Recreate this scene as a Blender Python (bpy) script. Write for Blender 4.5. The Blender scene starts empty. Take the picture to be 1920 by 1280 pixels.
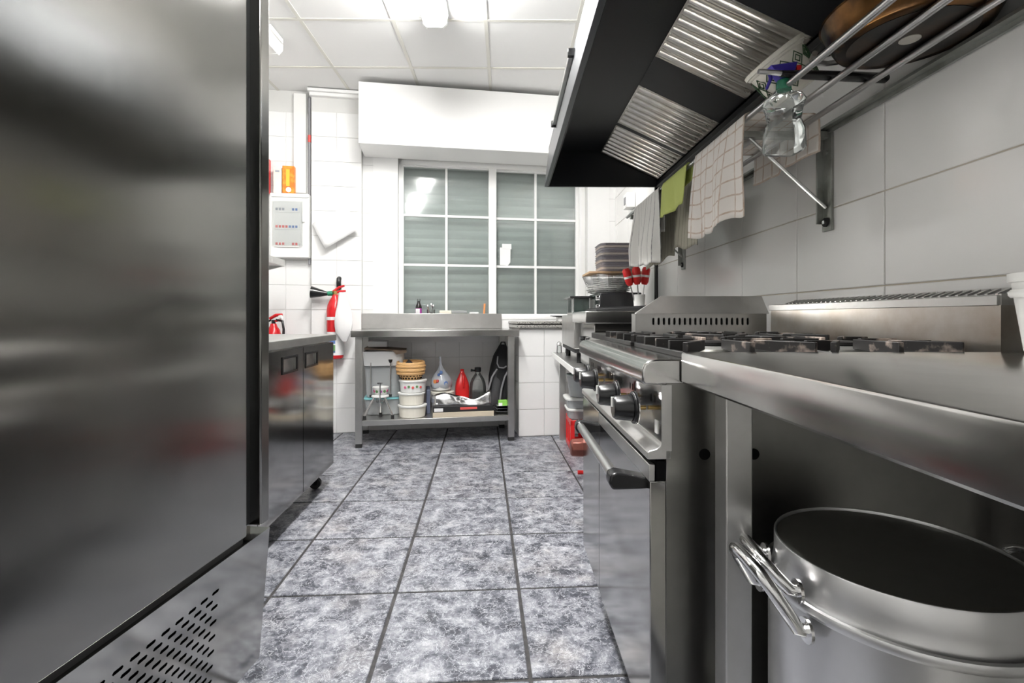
import bpy, math, random
from math import sin, cos, pi, radians, atan, sqrt
from mathutils import Vector, Matrix

random.seed(7)
scene = bpy.context.scene
COL = scene.collection

# ---------------------------------------------------------------- camera
FPX, CX, CY, CAMZ = 905.0, 960.0, 594.0, 1.0
cam_data = bpy.data.cameras.new('camera')
cam_data.sensor_width = 36.0
cam_data.lens = FPX / 1920.0 * 36.0
cam_data.shift_y = -(640.0 - CY) / 1920.0
cam_data.clip_start = 0.02
cam = bpy.data.objects.new('camera', cam_data)
cam.location = (0, 0, CAMZ)
cam.rotation_euler = (pi / 2, 0, 0)
COL.objects.link(cam)
scene.camera = cam

# ---------------------------------------------------------------- world, exposure
world = bpy.data.worlds.new('world')
scene.world = world
world.use_nodes = True
world.node_tree.nodes['Background'].inputs['Color'].default_value = (0.02, 0.022, 0.026, 1)
world.node_tree.nodes['Background'].inputs['Strength'].default_value = 1.0
scene.view_settings.view_transform = 'Standard'
scene.view_settings.look = 'None'
scene.view_settings.gamma = 1.0
scene.view_settings.use_curve_mapping = False
scene.view_settings.exposure = 2.12
LAMP_STRENGTH = 26.0      # fluorescent diffusers (see ceiling_lamp)


# ---------------------------------------------------------------- frames
class Frame:
    """A horizontal frame turned by ang about the point below the camera."""
    def __init__(self, ang, o=(0, 0)):
        self.a = ang; self.o = o
    def pt(self, p):
        c, s = cos(self.a), sin(self.a)
        return Vector((self.o[0] + p[0] * c - p[1] * s, self.o[1] + p[0] * s + p[1] * c, p[2] if len(p) > 2 else 0))
    def inv(self, x, y):
        c, s = cos(self.a), sin(self.a)
        x -= self.o[0]; y -= self.o[1]
        return (x * c + y * s, -x * s + y * c)

W = Frame(0)
R = Frame(atan(0.011))                       # right hand line of appliances, ceiling grid
T = Frame(atan(0.0604))                      # floor tiles, left counter
B = Frame(atan(0.157))                       # wall with the window
N = Frame(radians(10.5), (-1.219, 3.64))     # steel bench, origin at its front left corner
G = Frame(-atan(0.096), (-0.648, 1.30))      # fridge, origin at its far front corner

def at(px, py, y):
    return Vector(((px - CX) / FPX * y, y, CAMZ - (py - CY) / FPX * y))

WALL_V = B.inv(0, 4.447)[1]
def onwall(px, py, off=0.0):
    """Point on the window wall (off = distance in front of it) as (ub, z)."""
    t = (px - CX) / FPX
    c, s = cos(B.a), sin(B.a)
    y = (WALL_V - off) / (c - t * s)
    return (t * y * c + y * s, CAMZ - (py - CY) / FPX * y)

# ---------------------------------------------------------------- objects
ORG = {}
def props(o, label=None, cat=None, group=None, kind=None):
    if label: o['label'] = label
    if cat: o['category'] = cat
    if group: o['group'] = group
    if kind: o['kind'] = kind
    return o

def thing(name, label, cat, frame=W, org=(0, 0, 0), loc=None, rz=0.0, group=None, kind=None, tilt=None):
    o = bpy.data.objects.new(name, None)
    o.empty_display_size = 0.05
    COL.objects.link(o)
    if loc is not None:
        o.location = loc; o.rotation_euler = (tilt[0] if tilt else 0, tilt[1] if tilt else 0, rz); ORG[o.name] = Vector((0, 0, 0))
    else:
        o.location = frame.pt(org); o.rotation_euler = (0, 0, frame.a + rz); ORG[o.name] = Vector(org)
    props(o, label, cat, group, kind)
    return o

class MB:
    def __init__(self):
        self.v = []; self.f = []
    def add(self, vs, fs):
        n = len(self.v)
        self.v += [tuple(p) for p in vs]
        self.f += [tuple(i + n for i in f) for f in fs]
        return self
    def box(self, a0, a1, b0, b1, c0, c1):
        vs = [(a, b, c) for c in (c0, c1) for b in (b0, b1) for a in (a0, a1)]
        return self.add(vs, [(0, 2, 3, 1), (4, 5, 7, 6), (0, 1, 5, 4), (2, 6, 7, 3), (0, 4, 6, 2), (1, 3, 7, 5)])
    def hexa(self, p):
        """8 points: bottom quad then top quad, both counter-clockwise seen from above."""
        return self.add(p, [(0, 3, 2, 1), (4, 5, 6, 7), (0, 1, 5, 4), (1, 2, 6, 5), (2, 3, 7, 6), (3, 0, 4, 7)])
    def prism(self, poly, axis, h0, h1):
        """poly in the two other axes (in xyz order), extruded along axis."""
        n = len(poly)
        def mk(p, h):
            return (h, p[0], p[1]) if axis == 0 else ((p[0], h, p[1]) if axis == 1 else (p[0], p[1], h))
        vs = [mk(p, h0) for p in poly] + [mk(p, h1) for p in poly]
        fs = [tuple(range(n)), tuple(range(2 * n - 1, n - 1, -1))]
        fs += [(i, i + n, (i + 1) % n + n, (i + 1) % n) for i in range(n)]
        return self.add(vs, fs)
    def tube(self, pts, r, seg=10, cap=True, closed=False):
        pts = [Vector(p) for p in pts]
        n = len(pts)
        rs = r if isinstance(r, (list, tuple)) else [r] * n
        rings = []
        prev = None
        for i, p in enumerate(pts):
            if closed: d = pts[(i + 1) % n] - pts[i - 1]
            else: d = pts[min(i + 1, n - 1)] - pts[max(i - 1, 0)]
            d.normalize()
            if prev is None:
                ref = Vector((0, 0, 1)) if abs(d.z) < 0.9 else Vector((1, 0, 0))
                a = d.cross(ref).normalized()
            else:
                a = (prev - d * prev.dot(d))
                a = a.normalized() if a.length > 1e-6 else d.orthogonal().normalized()
            prev = a
            b = d.cross(a)
            rings.append([p + (a * cos(2 * pi * k / seg) + b * sin(2 * pi * k / seg)) * rs[i] for k in range(seg)])
        vs = [q for ring in rings for q in ring]
        fs = []
        m = n if closed else n - 1
        for i in range(m):
            j = (i + 1) % n
            for k in range(seg):
                k2 = (k + 1) % seg
                fs.append((i * seg + k, i * seg + k2, j * seg + k2, j * seg + k))
        if cap and not closed:
            fs.append(tuple(range(seg - 1, -1, -1)))
            fs.append(tuple((n - 1) * seg + k for k in range(seg)))
        return self.add(vs, fs)
    def cyl(self, p0, p1, r, seg=16, r2=None):
        return self.tube([p0, p1], [r, r if r2 is None else r2], seg)
    def lathe(self, prof, c=(0, 0, 0), seg=24, sx=1.0, sy=1.0, rect=None):
        """prof: list of (r, z). rect=(ax, ay, e): superellipse cross-section instead of a circle."""
        vs = []; fs = []
        def ring(r, z):
            out = []
            for k in range(seg):
                t = 2 * pi * (k + 0.5) / seg
                x, y = cos(t), sin(t)
                if rect:
                    e = rect[2]
                    x = math.copysign(abs(x) ** e, x); y = math.copysign(abs(y) ** e, y)
                    out.append((c[0] + x * (rect[0] + r), c[1] + y * (rect[1] + r), c[2] + z))
                else:
                    out.append((c[0] + x * r * sx, c[1] + y * r * sy, c[2] + z))
            return out
        n = len(prof)
        for r, z in prof: vs += ring(r, z)
        for i in range(n - 1):
            for k in range(seg):
                k2 = (k + 1) % seg
                fs.append((i * seg + k, i * seg + k2, (i + 1) * seg + k2, (i + 1) * seg + k))
        fs.append(tuple(range(seg - 1, -1, -1)))
        fs.append(tuple((n - 1) * seg + k for k in range(seg)))
        return self.add(vs, fs)
    def grid(self, nu, nv, fn):
        vs = [fn(i / nu, j / nv) for j in range(nv + 1) for i in range(nu + 1)]
        fs = [(j * (nu + 1) + i, j * (nu + 1) + i + 1, (j + 1) * (nu + 1) + i + 1, (j + 1) * (nu + 1) + i) for j in range(nv) for i in range(nu)]
        return self.add(vs, fs)
    def perforated(self, a0, a1, b0, b1, rows, fn, depth=0.004):
        """Plate in (a, b) with real slots. rows: (row_b0, row_b1, [centres a], half_a, half_b)."""
        def quad(x0, x1, y0, y1):
            if x1 - x0 > 1e-6 and y1 - y0 > 1e-6:
                self.add([fn(x0, y0, 0), fn(x1, y0, 0), fn(x1, y1, 0), fn(x0, y1, 0)], [(0, 1, 2, 3)])
        y = b0
        for (r0, r1, cs, ha, hb) in sorted(rows, key=lambda q: q[0]):
            quad(a0, a1, y, r0)
            y = r1
            cs = sorted(cs)
            pad = ha * 1.6
            x = a0
            for i, c in enumerate(cs):
                lo = c - pad if i == 0 or c - cs[i - 1] > 4 * pad else (c + cs[i - 1]) / 2
                hi = c + pad if i == len(cs) - 1 or cs[i + 1] - c > 4 * pad else (c + cs[i + 1]) / 2
                quad(x, lo, r0, r1)
                x = hi
                bm = (r0 + r1) / 2
                out = [(hi, bm), (hi, r1), (c, r1), (lo, r1), (lo, bm), (lo, r0), (c, r0), (hi, r0)]
                k = 0.62
                inn = [(c + ha, bm), (c + ha * k, bm + hb * k), (c, bm + hb), (c - ha * k, bm + hb * k), (c - ha, bm), (c - ha * k, bm - hb * k), (c, bm - hb), (c + ha * k, bm - hb * k)]
                if hb > 1.5 * ha:      # upright slot with rounded ends
                    inn = [(c + ha, bm), (c + ha, bm + hb * .72), (c, bm + hb), (c - ha, bm + hb * .72), (c - ha, bm), (c - ha, bm - hb * .72), (c, bm - hb), (c + ha, bm - hb * .72)]
                elif ha > 1.5 * hb:
                    inn = [(c + ha, bm), (c + ha * .75, bm + hb), (c, bm + hb), (c - ha * .75, bm + hb), (c - ha, bm), (c - ha * .75, bm - hb), (c, bm - hb), (c + ha * .75, bm - hb)]
                vs = [fn(p[0], p[1], 0) for p in out] + [fn(p[0], p[1], 0) for p in inn] + [fn(p[0], p[1], depth) for p in inn]
                fs = [(j, (j + 1) % 8, 8 + (j + 1) % 8, 8 + j) for j in range(8)]
                fs += [(8 + j, 8 + (j + 1) % 8, 16 + (j + 1) % 8, 16 + j) for j in range(8)]
                self.add(vs, fs)
            quad(x, a1, r0, r1)
        quad(a0, a1, y, b1)
        return self
    def mesh(self, name, mat, org=Vector((0, 0, 0)), smooth=38):
        me = bpy.data.meshes.new(name)
        me.from_pydata([(p[0] - org[0], p[1] - org[1], p[2] - org[2]) for p in self.v], [], self.f)
        me.materials.append(M[mat])
        if smooth:
            me.polygons.foreach_set('use_smooth', [True] * len(me.polygons))
            me.set_sharp_from_angle(angle=radians(smooth))
        me.update()
        return me
    def part(self, name, mat, parent, bevel=0.0, label=None, smooth=38, kind=None, seg=2):
        o = bpy.data.objects.new(name, self.mesh(name, mat, ORG[parent.name], smooth))
        COL.objects.link(o)
        o.parent = parent
        ORG[o.name] = ORG[parent.name]
        if bevel: add_bevel(o, bevel, seg)
        props(o, label, None, None, kind)
        return o
    def solo(self, name, mat, label, cat, frame=W, org=(0, 0, 0), loc=None, rz=0.0, tilt=None, group=None, kind=None, bevel=0.0, smooth=38):
        org = Vector((0, 0, 0)) if loc is not None else Vector(org)
        o = bpy.data.objects.new(name, self.mesh(name, mat, org, smooth))
        COL.objects.link(o)
        if loc is not None:
            o.location = loc; o.rotation_euler = (tilt[0] if tilt else 0, tilt[1] if tilt else 0, rz)
        else:
            o.location = frame.pt(org); o.rotation_euler = (0, 0, frame.a + rz)
        ORG[o.name] = org
        if bevel: add_bevel(o, bevel)
        props(o, label, cat, group, kind)
        return o

def add_bevel(o, w, seg=2):
    b = o.modifiers.new('bevel', 'BEVEL')
    b.width = w; b.segments = seg; b.limit_method = 'ANGLE'; b.angle_limit = radians(40)
    b.harden_normals = False
    return o

def bx(*a): return MB().box(*a)

def pieces(name, me, locs, parent, bevel=0.0, rots=None, mats=None):
    """Alike pieces sharing one mesh; locs in the frame coordinates of the parent."""
    out = []
    org = ORG[parent.name]
    for i, l in enumerate(locs):
        o = bpy.data.objects.new(name, me)
        COL.objects.link(o)
        o.parent = parent
        o.location = Vector(l) - org
        if rots: o.rotation_euler = rots[i]
        if bevel: add_bevel(o, bevel, 1)
        ORG[o.name] = ORG[parent.name]
        out.append(o)
    return out

def copy_tree(o, loc=None, rz=None, label=None, parent=None):
    c = o.copy(); COL.objects.link(c); c.parent = parent
    ORG[c.name] = ORG[o.name]
    if loc is not None: c.location = loc
    if rz is not None: c.rotation_euler[2] = rz
    if label: c['label'] = label
    for ch in list(o.children): copy_tree(ch, parent=c)
    return c

# ---------------------------------------------------------------- materials
M = {}
def mat(name, color, rough=0.5, metal=0.0, spec=0.5, trans=0.0, emit=None, estr=0.0, bump=None, vary=None, aniso=0.0, coat=0.0, alpha=1.0):
    """bump=(scale, strength[, stretch xyz]); vary=(colour2, scale, lo, hi[, stretch])"""
    m = bpy.data.materials.new(name)
    m.use_nodes = True
    nt = m.node_tree; N_ = nt.nodes; L = nt.links
    b = N_['Principled BSDF']
    b.inputs['Base Color'].default_value = (*color, 1)
    b.inputs['Roughness'].default_value = rough
    b.inputs['Metallic'].default_value = metal
    b.inputs['Specular IOR Level'].default_value = spec
    b.inputs['Transmission Weight'].default_value = trans
    b.inputs['Coat Weight'].default_value = coat
    b.inputs['Alpha'].default_value = alpha
    if emit:
        b.inputs['Emission Color'].default_value = (*emit, 1)
        b.inputs['Emission Strength'].default_value = estr
    tc = None
    def coords(stretch):
        nonlocal tc
        if tc is None: tc = N_.new('ShaderNodeTexCoord')
        mp = N_.new('ShaderNodeMapping')
        mp.inputs['Scale'].default_value = stretch
        L.new(tc.outputs['Object'], mp.inputs['Vector'])
        return mp.outputs['Vector']
    if vary:
        c2, sc, lo, hi = vary[:4]
        nz = N_.new('ShaderNodeTexNoise'); nz.inputs['Scale'].default_value = sc; nz.inputs['Detail'].default_value = 6
        L.new(coords(vary[4] if len(vary) > 4 else (1, 1, 1)), nz.inputs['Vector'])
        rp = N_.new('ShaderNodeValToRGB')
        rp.color_ramp.elements[0].position = lo; rp.color_ramp.elements[0].color = (*color, 1)
        rp.color_ramp.elements[1].position = hi; rp.color_ramp.elements[1].color = (*c2, 1)
        L.new(nz.outputs['Fac'], rp.inputs['Fac']); L.new(rp.outputs['Color'], b.inputs['Base Color'])
    if bump:
        nz = N_.new('ShaderNodeTexNoise'); nz.inputs['Scale'].default_value = bump[0]; nz.inputs['Detail'].default_value = 4
        L.new(coords(bump[2] if len(bump) > 2 else (1, 1, 1)), nz.inputs['Vector'])
        bp = N_.new('ShaderNodeBump'); bp.inputs['Strength'].default_value = bump[1]; bp.inputs['Distance'].default_value = 0.002
        L.new(nz.outputs['Fac'], bp.inputs['Height']); L.new(bp.outputs['Normal'], b.inputs['Normal'])
    M[name] = m
    return m

def steel(name, color, rough, stretch=(1, 1, 60), rvar=0.1, dents=0.02, dirt=None, aniso=0.0):
    """Brushed stainless steel: fine streaks in the roughness, soft dents in the sheet."""
    m = mat(name, color, rough, 1.0)
    nt = m.node_tree; N_ = nt.nodes; L = nt.links; b = N_['Principled BSDF']
    tc = N_.new('ShaderNodeTexCoord')
    mp = N_.new('ShaderNodeMapping'); mp.inputs['Scale'].default_value = stretch
    L.new(tc.outputs['Object'], mp.inputs['Vector'])
    nz = N_.new('ShaderNodeTexNoise'); nz.inputs['Scale'].default_value = 6; nz.inputs['Detail'].default_value = 5
    L.new(mp.outputs['Vector'], nz.inputs['Vector'])
    mr = N_.new('ShaderNodeMapRange'); mr.inputs['To Min'].default_value = max(0.03, rough - rvar); mr.inputs['To Max'].default_value = rough + rvar
    L.new(nz.outputs['Fac'], mr.inputs['Value']); L.new(mr.outputs['Result'], b.inputs['Roughness'])
    if aniso:
        b.inputs['Anisotropic'].default_value = aniso
        tg = N_.new('ShaderNodeTangent'); tg.direction_type = 'RADIAL'; tg.axis = 'Z'
        L.new(tg.outputs['Tangent'], b.inputs['Tangent'])
    n2 = N_.new('ShaderNodeTexNoise'); n2.inputs['Scale'].default_value = 2.5; n2.inputs['Detail'].default_value = 1
    L.new(tc.outputs['Object'], n2.inputs['Vector'])
    bp = N_.new('ShaderNodeBump'); bp.inputs['Strength'].default_value = 1.0; bp.inputs['Distance'].default_value = dents
    L.new(n2.outputs['Fac'], bp.inputs['Height']); L.new(bp.outputs['Normal'], b.inputs['Normal'])
    rp = N_.new('ShaderNodeValToRGB')
    c2 = dirt or tuple(c * 0.82 for c in color)
    rp.color_ramp.elements[0].position = 0.3; rp.color_ramp.elements[0].color = (*color, 1)
    rp.color_ramp.elements[1].position = 0.75; rp.color_ramp.elements[1].color = (*c2, 1)
    n3 = N_.new('ShaderNodeTexNoise'); n3.inputs['Scale'].default_value = 9; n3.inputs['Detail'].default_value = 8; n3.inputs['Roughness'].default_value = 0.65
    L.new(tc.outputs['Object'], n3.inputs['Vector'])
    L.new(n3.outputs['Fac'], rp.inputs['Fac']); L.new(rp.outputs['Color'], b.inputs['Base Color'])
    return m

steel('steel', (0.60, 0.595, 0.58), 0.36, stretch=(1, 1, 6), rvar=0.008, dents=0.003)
steel('steel_side_shaded', (0.26, 0.255, 0.24), 0.30, stretch=(1, 1, 6), rvar=0.008, dents=0.003)  # range body steel, darkened in colour for the shade under the table
steel('steel_fridge', (0.31, 0.305, 0.29), 0.20, stretch=(1, 1, 6), rvar=0.008, dents=0.005, dirt=(0.30, 0.295, 0.28), aniso=0.85)
steel('steel_polished', (0.46, 0.455, 0.44), 0.13, stretch=(1, 1, 6), rvar=0.01, dents=0.003)
steel('steel_top', (0.60, 0.595, 0.58), 0.17, stretch=(6, 1, 1), rvar=0.01, dents=0.002)
steel('steel_stained', (0.54, 0.53, 0.50), 0.28, stretch=(1, 1, 6), rvar=0.01, dents=0.003, dirt=(0.40, 0.34, 0.28))
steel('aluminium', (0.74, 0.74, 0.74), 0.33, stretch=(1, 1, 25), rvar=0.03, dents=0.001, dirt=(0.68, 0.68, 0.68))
steel('aluminium_shaded', (0.25, 0.25, 0.225), 0.5, stretch=(1, 1, 10), rvar=0.02, dents=0.001)  # darker copy of the aluminium, shade of the deep pot put into the colour
steel('aluminium_inside', (0.40, 0.40, 0.38), 0.5, stretch=(2, 2, 40), rvar=0.04, dents=0.002)
steel('filter_metal', (0.60, 0.59, 0.56), 0.28, stretch=(2, 4, 2), rvar=0.02, dents=0.0, dirt=(0.47, 0.44, 0.38))
mat('chrome', (0.75, 0.75, 0.75), 0.12, 1.0)
mat('tube_metal', (0.55, 0.55, 0.55), 0.28, 1.0)
mat('galvanised', (0.42, 0.43, 0.41), 0.45, 0.9, vary=((0.22, 0.23, 0.2), 14, .4, .75))
mat('brass', (0.65, 0.45, 0.18), 0.3, 1.0)
mat('copper', (0.20, 0.065, 0.05), 0.35, 0.6)
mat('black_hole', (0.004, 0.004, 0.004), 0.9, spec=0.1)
mat('black_plastic', (0.012, 0.012, 0.013), 0.25)
mat('black_matte', (0.014, 0.014, 0.015), 0.6)
mat('rubber', (0.02, 0.02, 0.02), 0.8)
mat('hood_black', (0.007, 0.008, 0.010), 0.40, spec=0.35, bump=(300, .1))
mat('hood_face', (0.13, 0.137, 0.145), 0.34, 1.0)
mat('white_paint', (0.86, 0.86, 0.85), 0.55, bump=(60, .05))
mat('white_plastic', (0.82, 0.82, 0.80), 0.35)
mat('white_cream', (0.80, 0.77, 0.68), 0.4)
mat('ceiling_panel', (0.80, 0.80, 0.79), 0.8, bump=(180, .25))
mat('ceiling_bar', (0.66, 0.65, 0.60), 0.5)
mat('wall_tile', (0.85, 0.85, 0.84), 0.12, bump=(7, .04))
mat('wall_tile_big', (0.84, 0.835, 0.82), 0.14, bump=(6, .05))
mat('grout_white', (0.70, 0.70, 0.68), 0.8)
mat('grout_beige', (0.55, 0.50, 0.41), 0.8)
mat('grout_dark', (0.035, 0.034, 0.036), 0.7, vary=((0.07, 0.067, 0.066), 30, .4, .7))
mat('granite', (0.42, 0.41, 0.38), 0.3, vary=((0.08, 0.08, 0.075), 160, .42, .62))
mat('window_white', (0.86, 0.86, 0.85), 0.35)
mat('shutter', (0.50, 0.535, 0.515), 0.55, vary=((0.43, 0.46, 0.445), 6, .35, .7, (.3, 1, 4)))
mat('cast_iron', (0.005, 0.005, 0.005), 0.45, vary=((0.012, 0.010, 0.009), 20, .45, .7))
mat('cast_iron_worn', (0.007, 0.006, 0.006), 0.5, vary=((0.42, 0.34, 0.29), 16, .53, .66))
mat('red_paint', (0.62, 0.015, 0.02), 0.25)
mat('red_plastic', (0.70, 0.02, 0.02), 0.3)
mat('green_plastic', (0.02, 0.22, 0.12), 0.4)
mat('dark_green_inside', (0.01, 0.07, 0.045), 0.5)
mat('lime_card', (0.28, 0.65, 0.10), 0.5)
mat('teal_plastic', (0.25, 0.62, 0.66), 0.35)
mat('blue_plastic', (0.045, 0.03, 0.32), 0.35)
mat('blue_print', (0.12, 0.22, 0.5), 0.5)
mat('purple_print', (0.42, 0.05, 0.35), 0.45)
mat('pink_print', (0.65, 0.10, 0.25), 0.5)
mat('leaf_print', (0.12, 0.28, 0.10), 0.5)
mat('red_print', (0.70, 0.10, 0.09), 0.5)
mat('grey_print', (0.35, 0.37, 0.42), 0.6)
mat('orange_box', (0.75, 0.20, 0.02), 0.5, vary=((0.80, 0.34, 0.04), 22, .45, .6))
mat('yellow_print', (0.80, 0.52, 0.05), 0.5)
mat('beige_box', (0.84, 0.78, 0.66), 0.6)
mat('cardboard', (0.17, 0.12, 0.085), 0.85, vary=((0.27, 0.2, 0.14), 12, .4, .7))
mat('carton', (0.62, 0.54, 0.42), 0.8)
mat('wicker', (0.66, 0.40, 0.17), 0.6, bump=(90, .5))
mat('foam', (0.78, 0.79, 0.79), 0.7)
mat('wood', (0.50, 0.34, 0.20), 0.6, vary=((0.4, 0.26, 0.15), 10, .4, .6, (1, 6, 6)))
mat('orange_plastic', (0.9, 0.35, 0.12), 0.4)
mat('dark_liquid', (0.012, 0.008, 0.008), 0.12)
mat('navy_plastic', (0.10, 0.12, 0.18), 0.5)
mat('foil', (0.75, 0.75, 0.76), 0.2, 1.0)
mat('backpack_black', (0.012, 0.012, 0.014), 0.75, bump=(250, .3))
mat('backpack_grey', (0.06, 0.06, 0.065), 0.8, bump=(250, .3))
mat('strap_grey', (0.28, 0.28, 0.29), 0.7)
mat('cloth_lime', (0.50, 0.56, 0.17), 0.95, bump=(300, .4))
mat('paper', (0.84, 0.84, 0.84), 0.8)
mat('bag_white', (0.80, 0.79, 0.79), 0.45)
mat('tray_dark', (0.33, 0.315, 0.35), 0.4, 0.2)
mat('tray_tan', (0.66, 0.60, 0.55), 0.5)
mat('plate_white', (0.78, 0.78, 0.76), 0.3)
mat('pan_side', (0.20, 0.095, 0.03), 0.30, 0.85, vary=((0.012, 0.008, 0.006), 10, .36, .56))
mat('pan_bottom', (0.008, 0.0065, 0.006), 0.38, 0.4, vary=((0.06, 0.035, 0.02), 12, .45, .75))
mat('pan_mark', (0.42, 0.40, 0.36), 0.5)
mat('print_green', (0.035, 0.09, 0.035), 0.5)
mat('lamp_diffuser', (0.9, 0.9, 0.9), 0.5, emit=(1.0, 0.985, 0.965), estr=LAMP_STRENGTH)

def glassy(name, tint, refl=0.08, rough=0.02, alpha=None):
    """Thin clear sheet: see-through with a Fresnel gloss, optionally milky."""
    m = bpy.data.materials.new(name); m.use_nodes = True
    nt = m.node_tree; N_ = nt.nodes; L = nt.links
    N_.remove(N_['Principled BSDF'])
    out = N_['Material Output']
    tr = N_.new('ShaderNodeBsdfTransparent'); tr.inputs['Color'].default_value = (*tint, 1)
    gl = N_.new('ShaderNodeBsdfGlossy'); gl.inputs['Roughness'].default_value = rough; gl.inputs['Color'].default_value = (1, 1, 1, 1)
    fr = N_.new('ShaderNodeFresnel'); fr.inputs['IOR'].default_value = 1.5
    mx = N_.new('ShaderNodeMixShader')
    L.new(fr.outputs['Fac'], mx.inputs['Fac']); 
    base = tr.outputs['BSDF']
    if alpha:
        df = N_.new('ShaderNodeBsdfDiffuse'); df.inputs['Color'].default_value = (*alpha[1], 1)
        m2 = N_.new('ShaderNodeMixShader'); m2.inputs['Fac'].default_value = alpha[0]
        L.new(base, m2.inputs[1]); L.new(df.outputs['BSDF'], m2.inputs[2]); base = m2.outputs['Shader']
    L.new(base, mx.inputs[1]); L.new(gl.outputs['BSDF'], mx.inputs[2])
    L.new(mx.outputs['Shader'], out.inputs['Surface'])
    M[name] = m
glassy('window_glass', (0.90, 0.93, 0.92), alpha=(0.10, (0.75, 0.78, 0.77)), rough=0.075)
glassy('clear_plastic', (0.90, 0.92, 0.91), alpha=(0.10, (0.7, 0.72, 0.72)), rough=0.08)
glassy('milky_plastic', (0.85, 0.88, 0.89), alpha=(0.55, (0.66, 0.69, 0.70)), rough=0.15)
glassy('bag_clear', (0.9, 0.9, 0.9), alpha=(0.35, (0.75, 0.76, 0.76)), rough=0.12)
glassy('bag_milky', (0.9, 0.92, 0.95), alpha=(0.62, (0.70, 0.74, 0.80)), rough=0.15)
glassy('clear_cover', (0.96, 0.97, 0.97), alpha=(0.04, (0.8, 0.8, 0.8)), rough=0.05)
glassy('door_glass', (0.35, 0.42, 0.40), alpha=(0.15, (0.2, 0.26, 0.24)), rough=0.05)

def floor_tile_material():
    m = bpy.data.materials.new('floor_tile'); m.use_nodes = True
    nt = m.node_tree; N_ = nt.nodes; L = nt.links; b = N_['Principled BSDF']
    tc = N_.new('ShaderNodeTexCoord'); oi = N_.new('ShaderNodeObjectInfo')
    cmb = N_.new('ShaderNodeVectorMath'); cmb.operation = 'SCALE'; cmb.inputs[0].default_value = (13.7, 9.1, 5.3)
    L.new(oi.outputs['Random'], cmb.inputs['Scale'])
    ad = N_.new('ShaderNodeVectorMath'); ad.operation = 'ADD'
    L.new(tc.outputs['Object'], ad.inputs[0]); L.new(cmb.outputs['Vector'], ad.inputs[1])
    big = N_.new('ShaderNodeTexNoise'); big.inputs['Scale'].default_value = 13; big.inputs['Detail'].default_value = 10; big.inputs['Roughness'].default_value = 0.74; big.inputs['Distortion'].default_value = 0.25
    L.new(ad.outputs['Vector'], big.inputs['Vector'])
    r1 = N_.new('ShaderNodeValToRGB')
    for p, c in ((0.0, None), (1.0, None)): pass
    cr = r1.color_ramp
    cr.elements[0].position = 0.32; cr.elements[0].color = (0.03, 0.033, 0.045, 1)
    cr.elements[1].position = 0.66; cr.elements[1].color = (0.44, 0.447, 0.475, 1)
    e = cr.elements.new(0.43); e.color = (0.068, 0.073, 0.092, 1)
    e = cr.elements.new(0.53); e.color = (0.225, 0.233, 0.265, 1)
    L.new(big.outputs['Fac'], r1.inputs['Fac'])
    # beige clouds
    bg = N_.new('ShaderNodeTexNoise'); bg.inputs['Scale'].default_value = 5; bg.inputs['Detail'].default_value = 3
    a2 = N_.new('ShaderNodeVectorMath'); a2.operation = 'ADD'; a2.inputs[1].default_value = (4.2, 1.7, 0)
    L.new(ad.outputs['Vector'], a2.inputs[0]); L.new(a2.outputs['Vector'], bg.inputs['Vector'])
    r2 = N_.new('ShaderNodeValToRGB'); r2.color_ramp.elements[0].position = 0.52; r2.color_ramp.elements[0].color = (0, 0, 0, 1)
    r2.color_ramp.elements[1].position = 0.72; r2.color_ramp.elements[1].color = (0.55, 0.55, 0.55, 1)
    L.new(bg.outputs['Fac'], r2.inputs['Fac'])
    mb = N_.new('ShaderNodeMix'); mb.data_type = 'RGBA'; mb.blend_type = 'MULTIPLY'
    L.new(r2.outputs['Color'], mb.inputs['Factor']); L.new(r1.outputs['Color'], mb.inputs['A']); mb.inputs['B'].default_value = (1.0, 0.90, 0.78, 1)
    # white veins: thin ridges of a distorted noise
    def veins(scale, width, seed):
        ns = N_.new('ShaderNodeTexNoise'); ns.inputs['Scale'].default_value = scale; ns.inputs['Detail'].default_value = 5; ns.inputs['Distortion'].default_value = 0.5
        ns.inputs['Roughness'].default_value = 0.6
        av = N_.new('ShaderNodeVectorMath'); av.operation = 'ADD'; av.inputs[1].default_value = (seed, seed * .37, seed * .11)
        L.new(ad.outputs['Vector'], av.inputs[0]); L.new(av.outputs['Vector'], ns.inputs['Vector'])
        s = N_.new('ShaderNodeMath'); s.operation = 'SUBTRACT'; s.inputs[1].default_value = 0.5
        L.new(ns.outputs['Fac'], s.inputs[0])
        ab = N_.new('ShaderNodeMath'); ab.operation = 'ABSOLUTE'; L.new(s.outputs[0], ab.inputs[0])
        mr = N_.new('ShaderNodeMapRange'); mr.inputs['From Min'].default_value = 0; mr.inputs['From Max'].default_value = width
        mr.inputs['To Min'].default_value = 0.8; mr.inputs['To Max'].default_value = 0
        L.new(ab.outputs[0], mr.inputs['Value'])
        return mr.outputs['Result']
    mxv = N_.new('ShaderNodeMath'); mxv.operation = 'MAXIMUM'
    L.new(veins(15, 0.010, 3.1), mxv.inputs[0]); L.new(veins(30, 0.014, 8.4), mxv.inputs[1])
    m2 = N_.new('ShaderNodeMix'); m2.data_type = 'RGBA'
    L.new(mxv.outputs[0], m2.inputs['Factor']); L.new(mb.outputs['Result'], m2.inputs['A']); m2.inputs['B'].default_value = (0.62, 0.635, 0.675, 1)
    L.new(m2.outputs['Result'], b.inputs['Base Color'])
    b.inputs['Roughness'].default_value = 0.34
    M['floor_tile'] = m
floor_tile_material()

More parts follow.
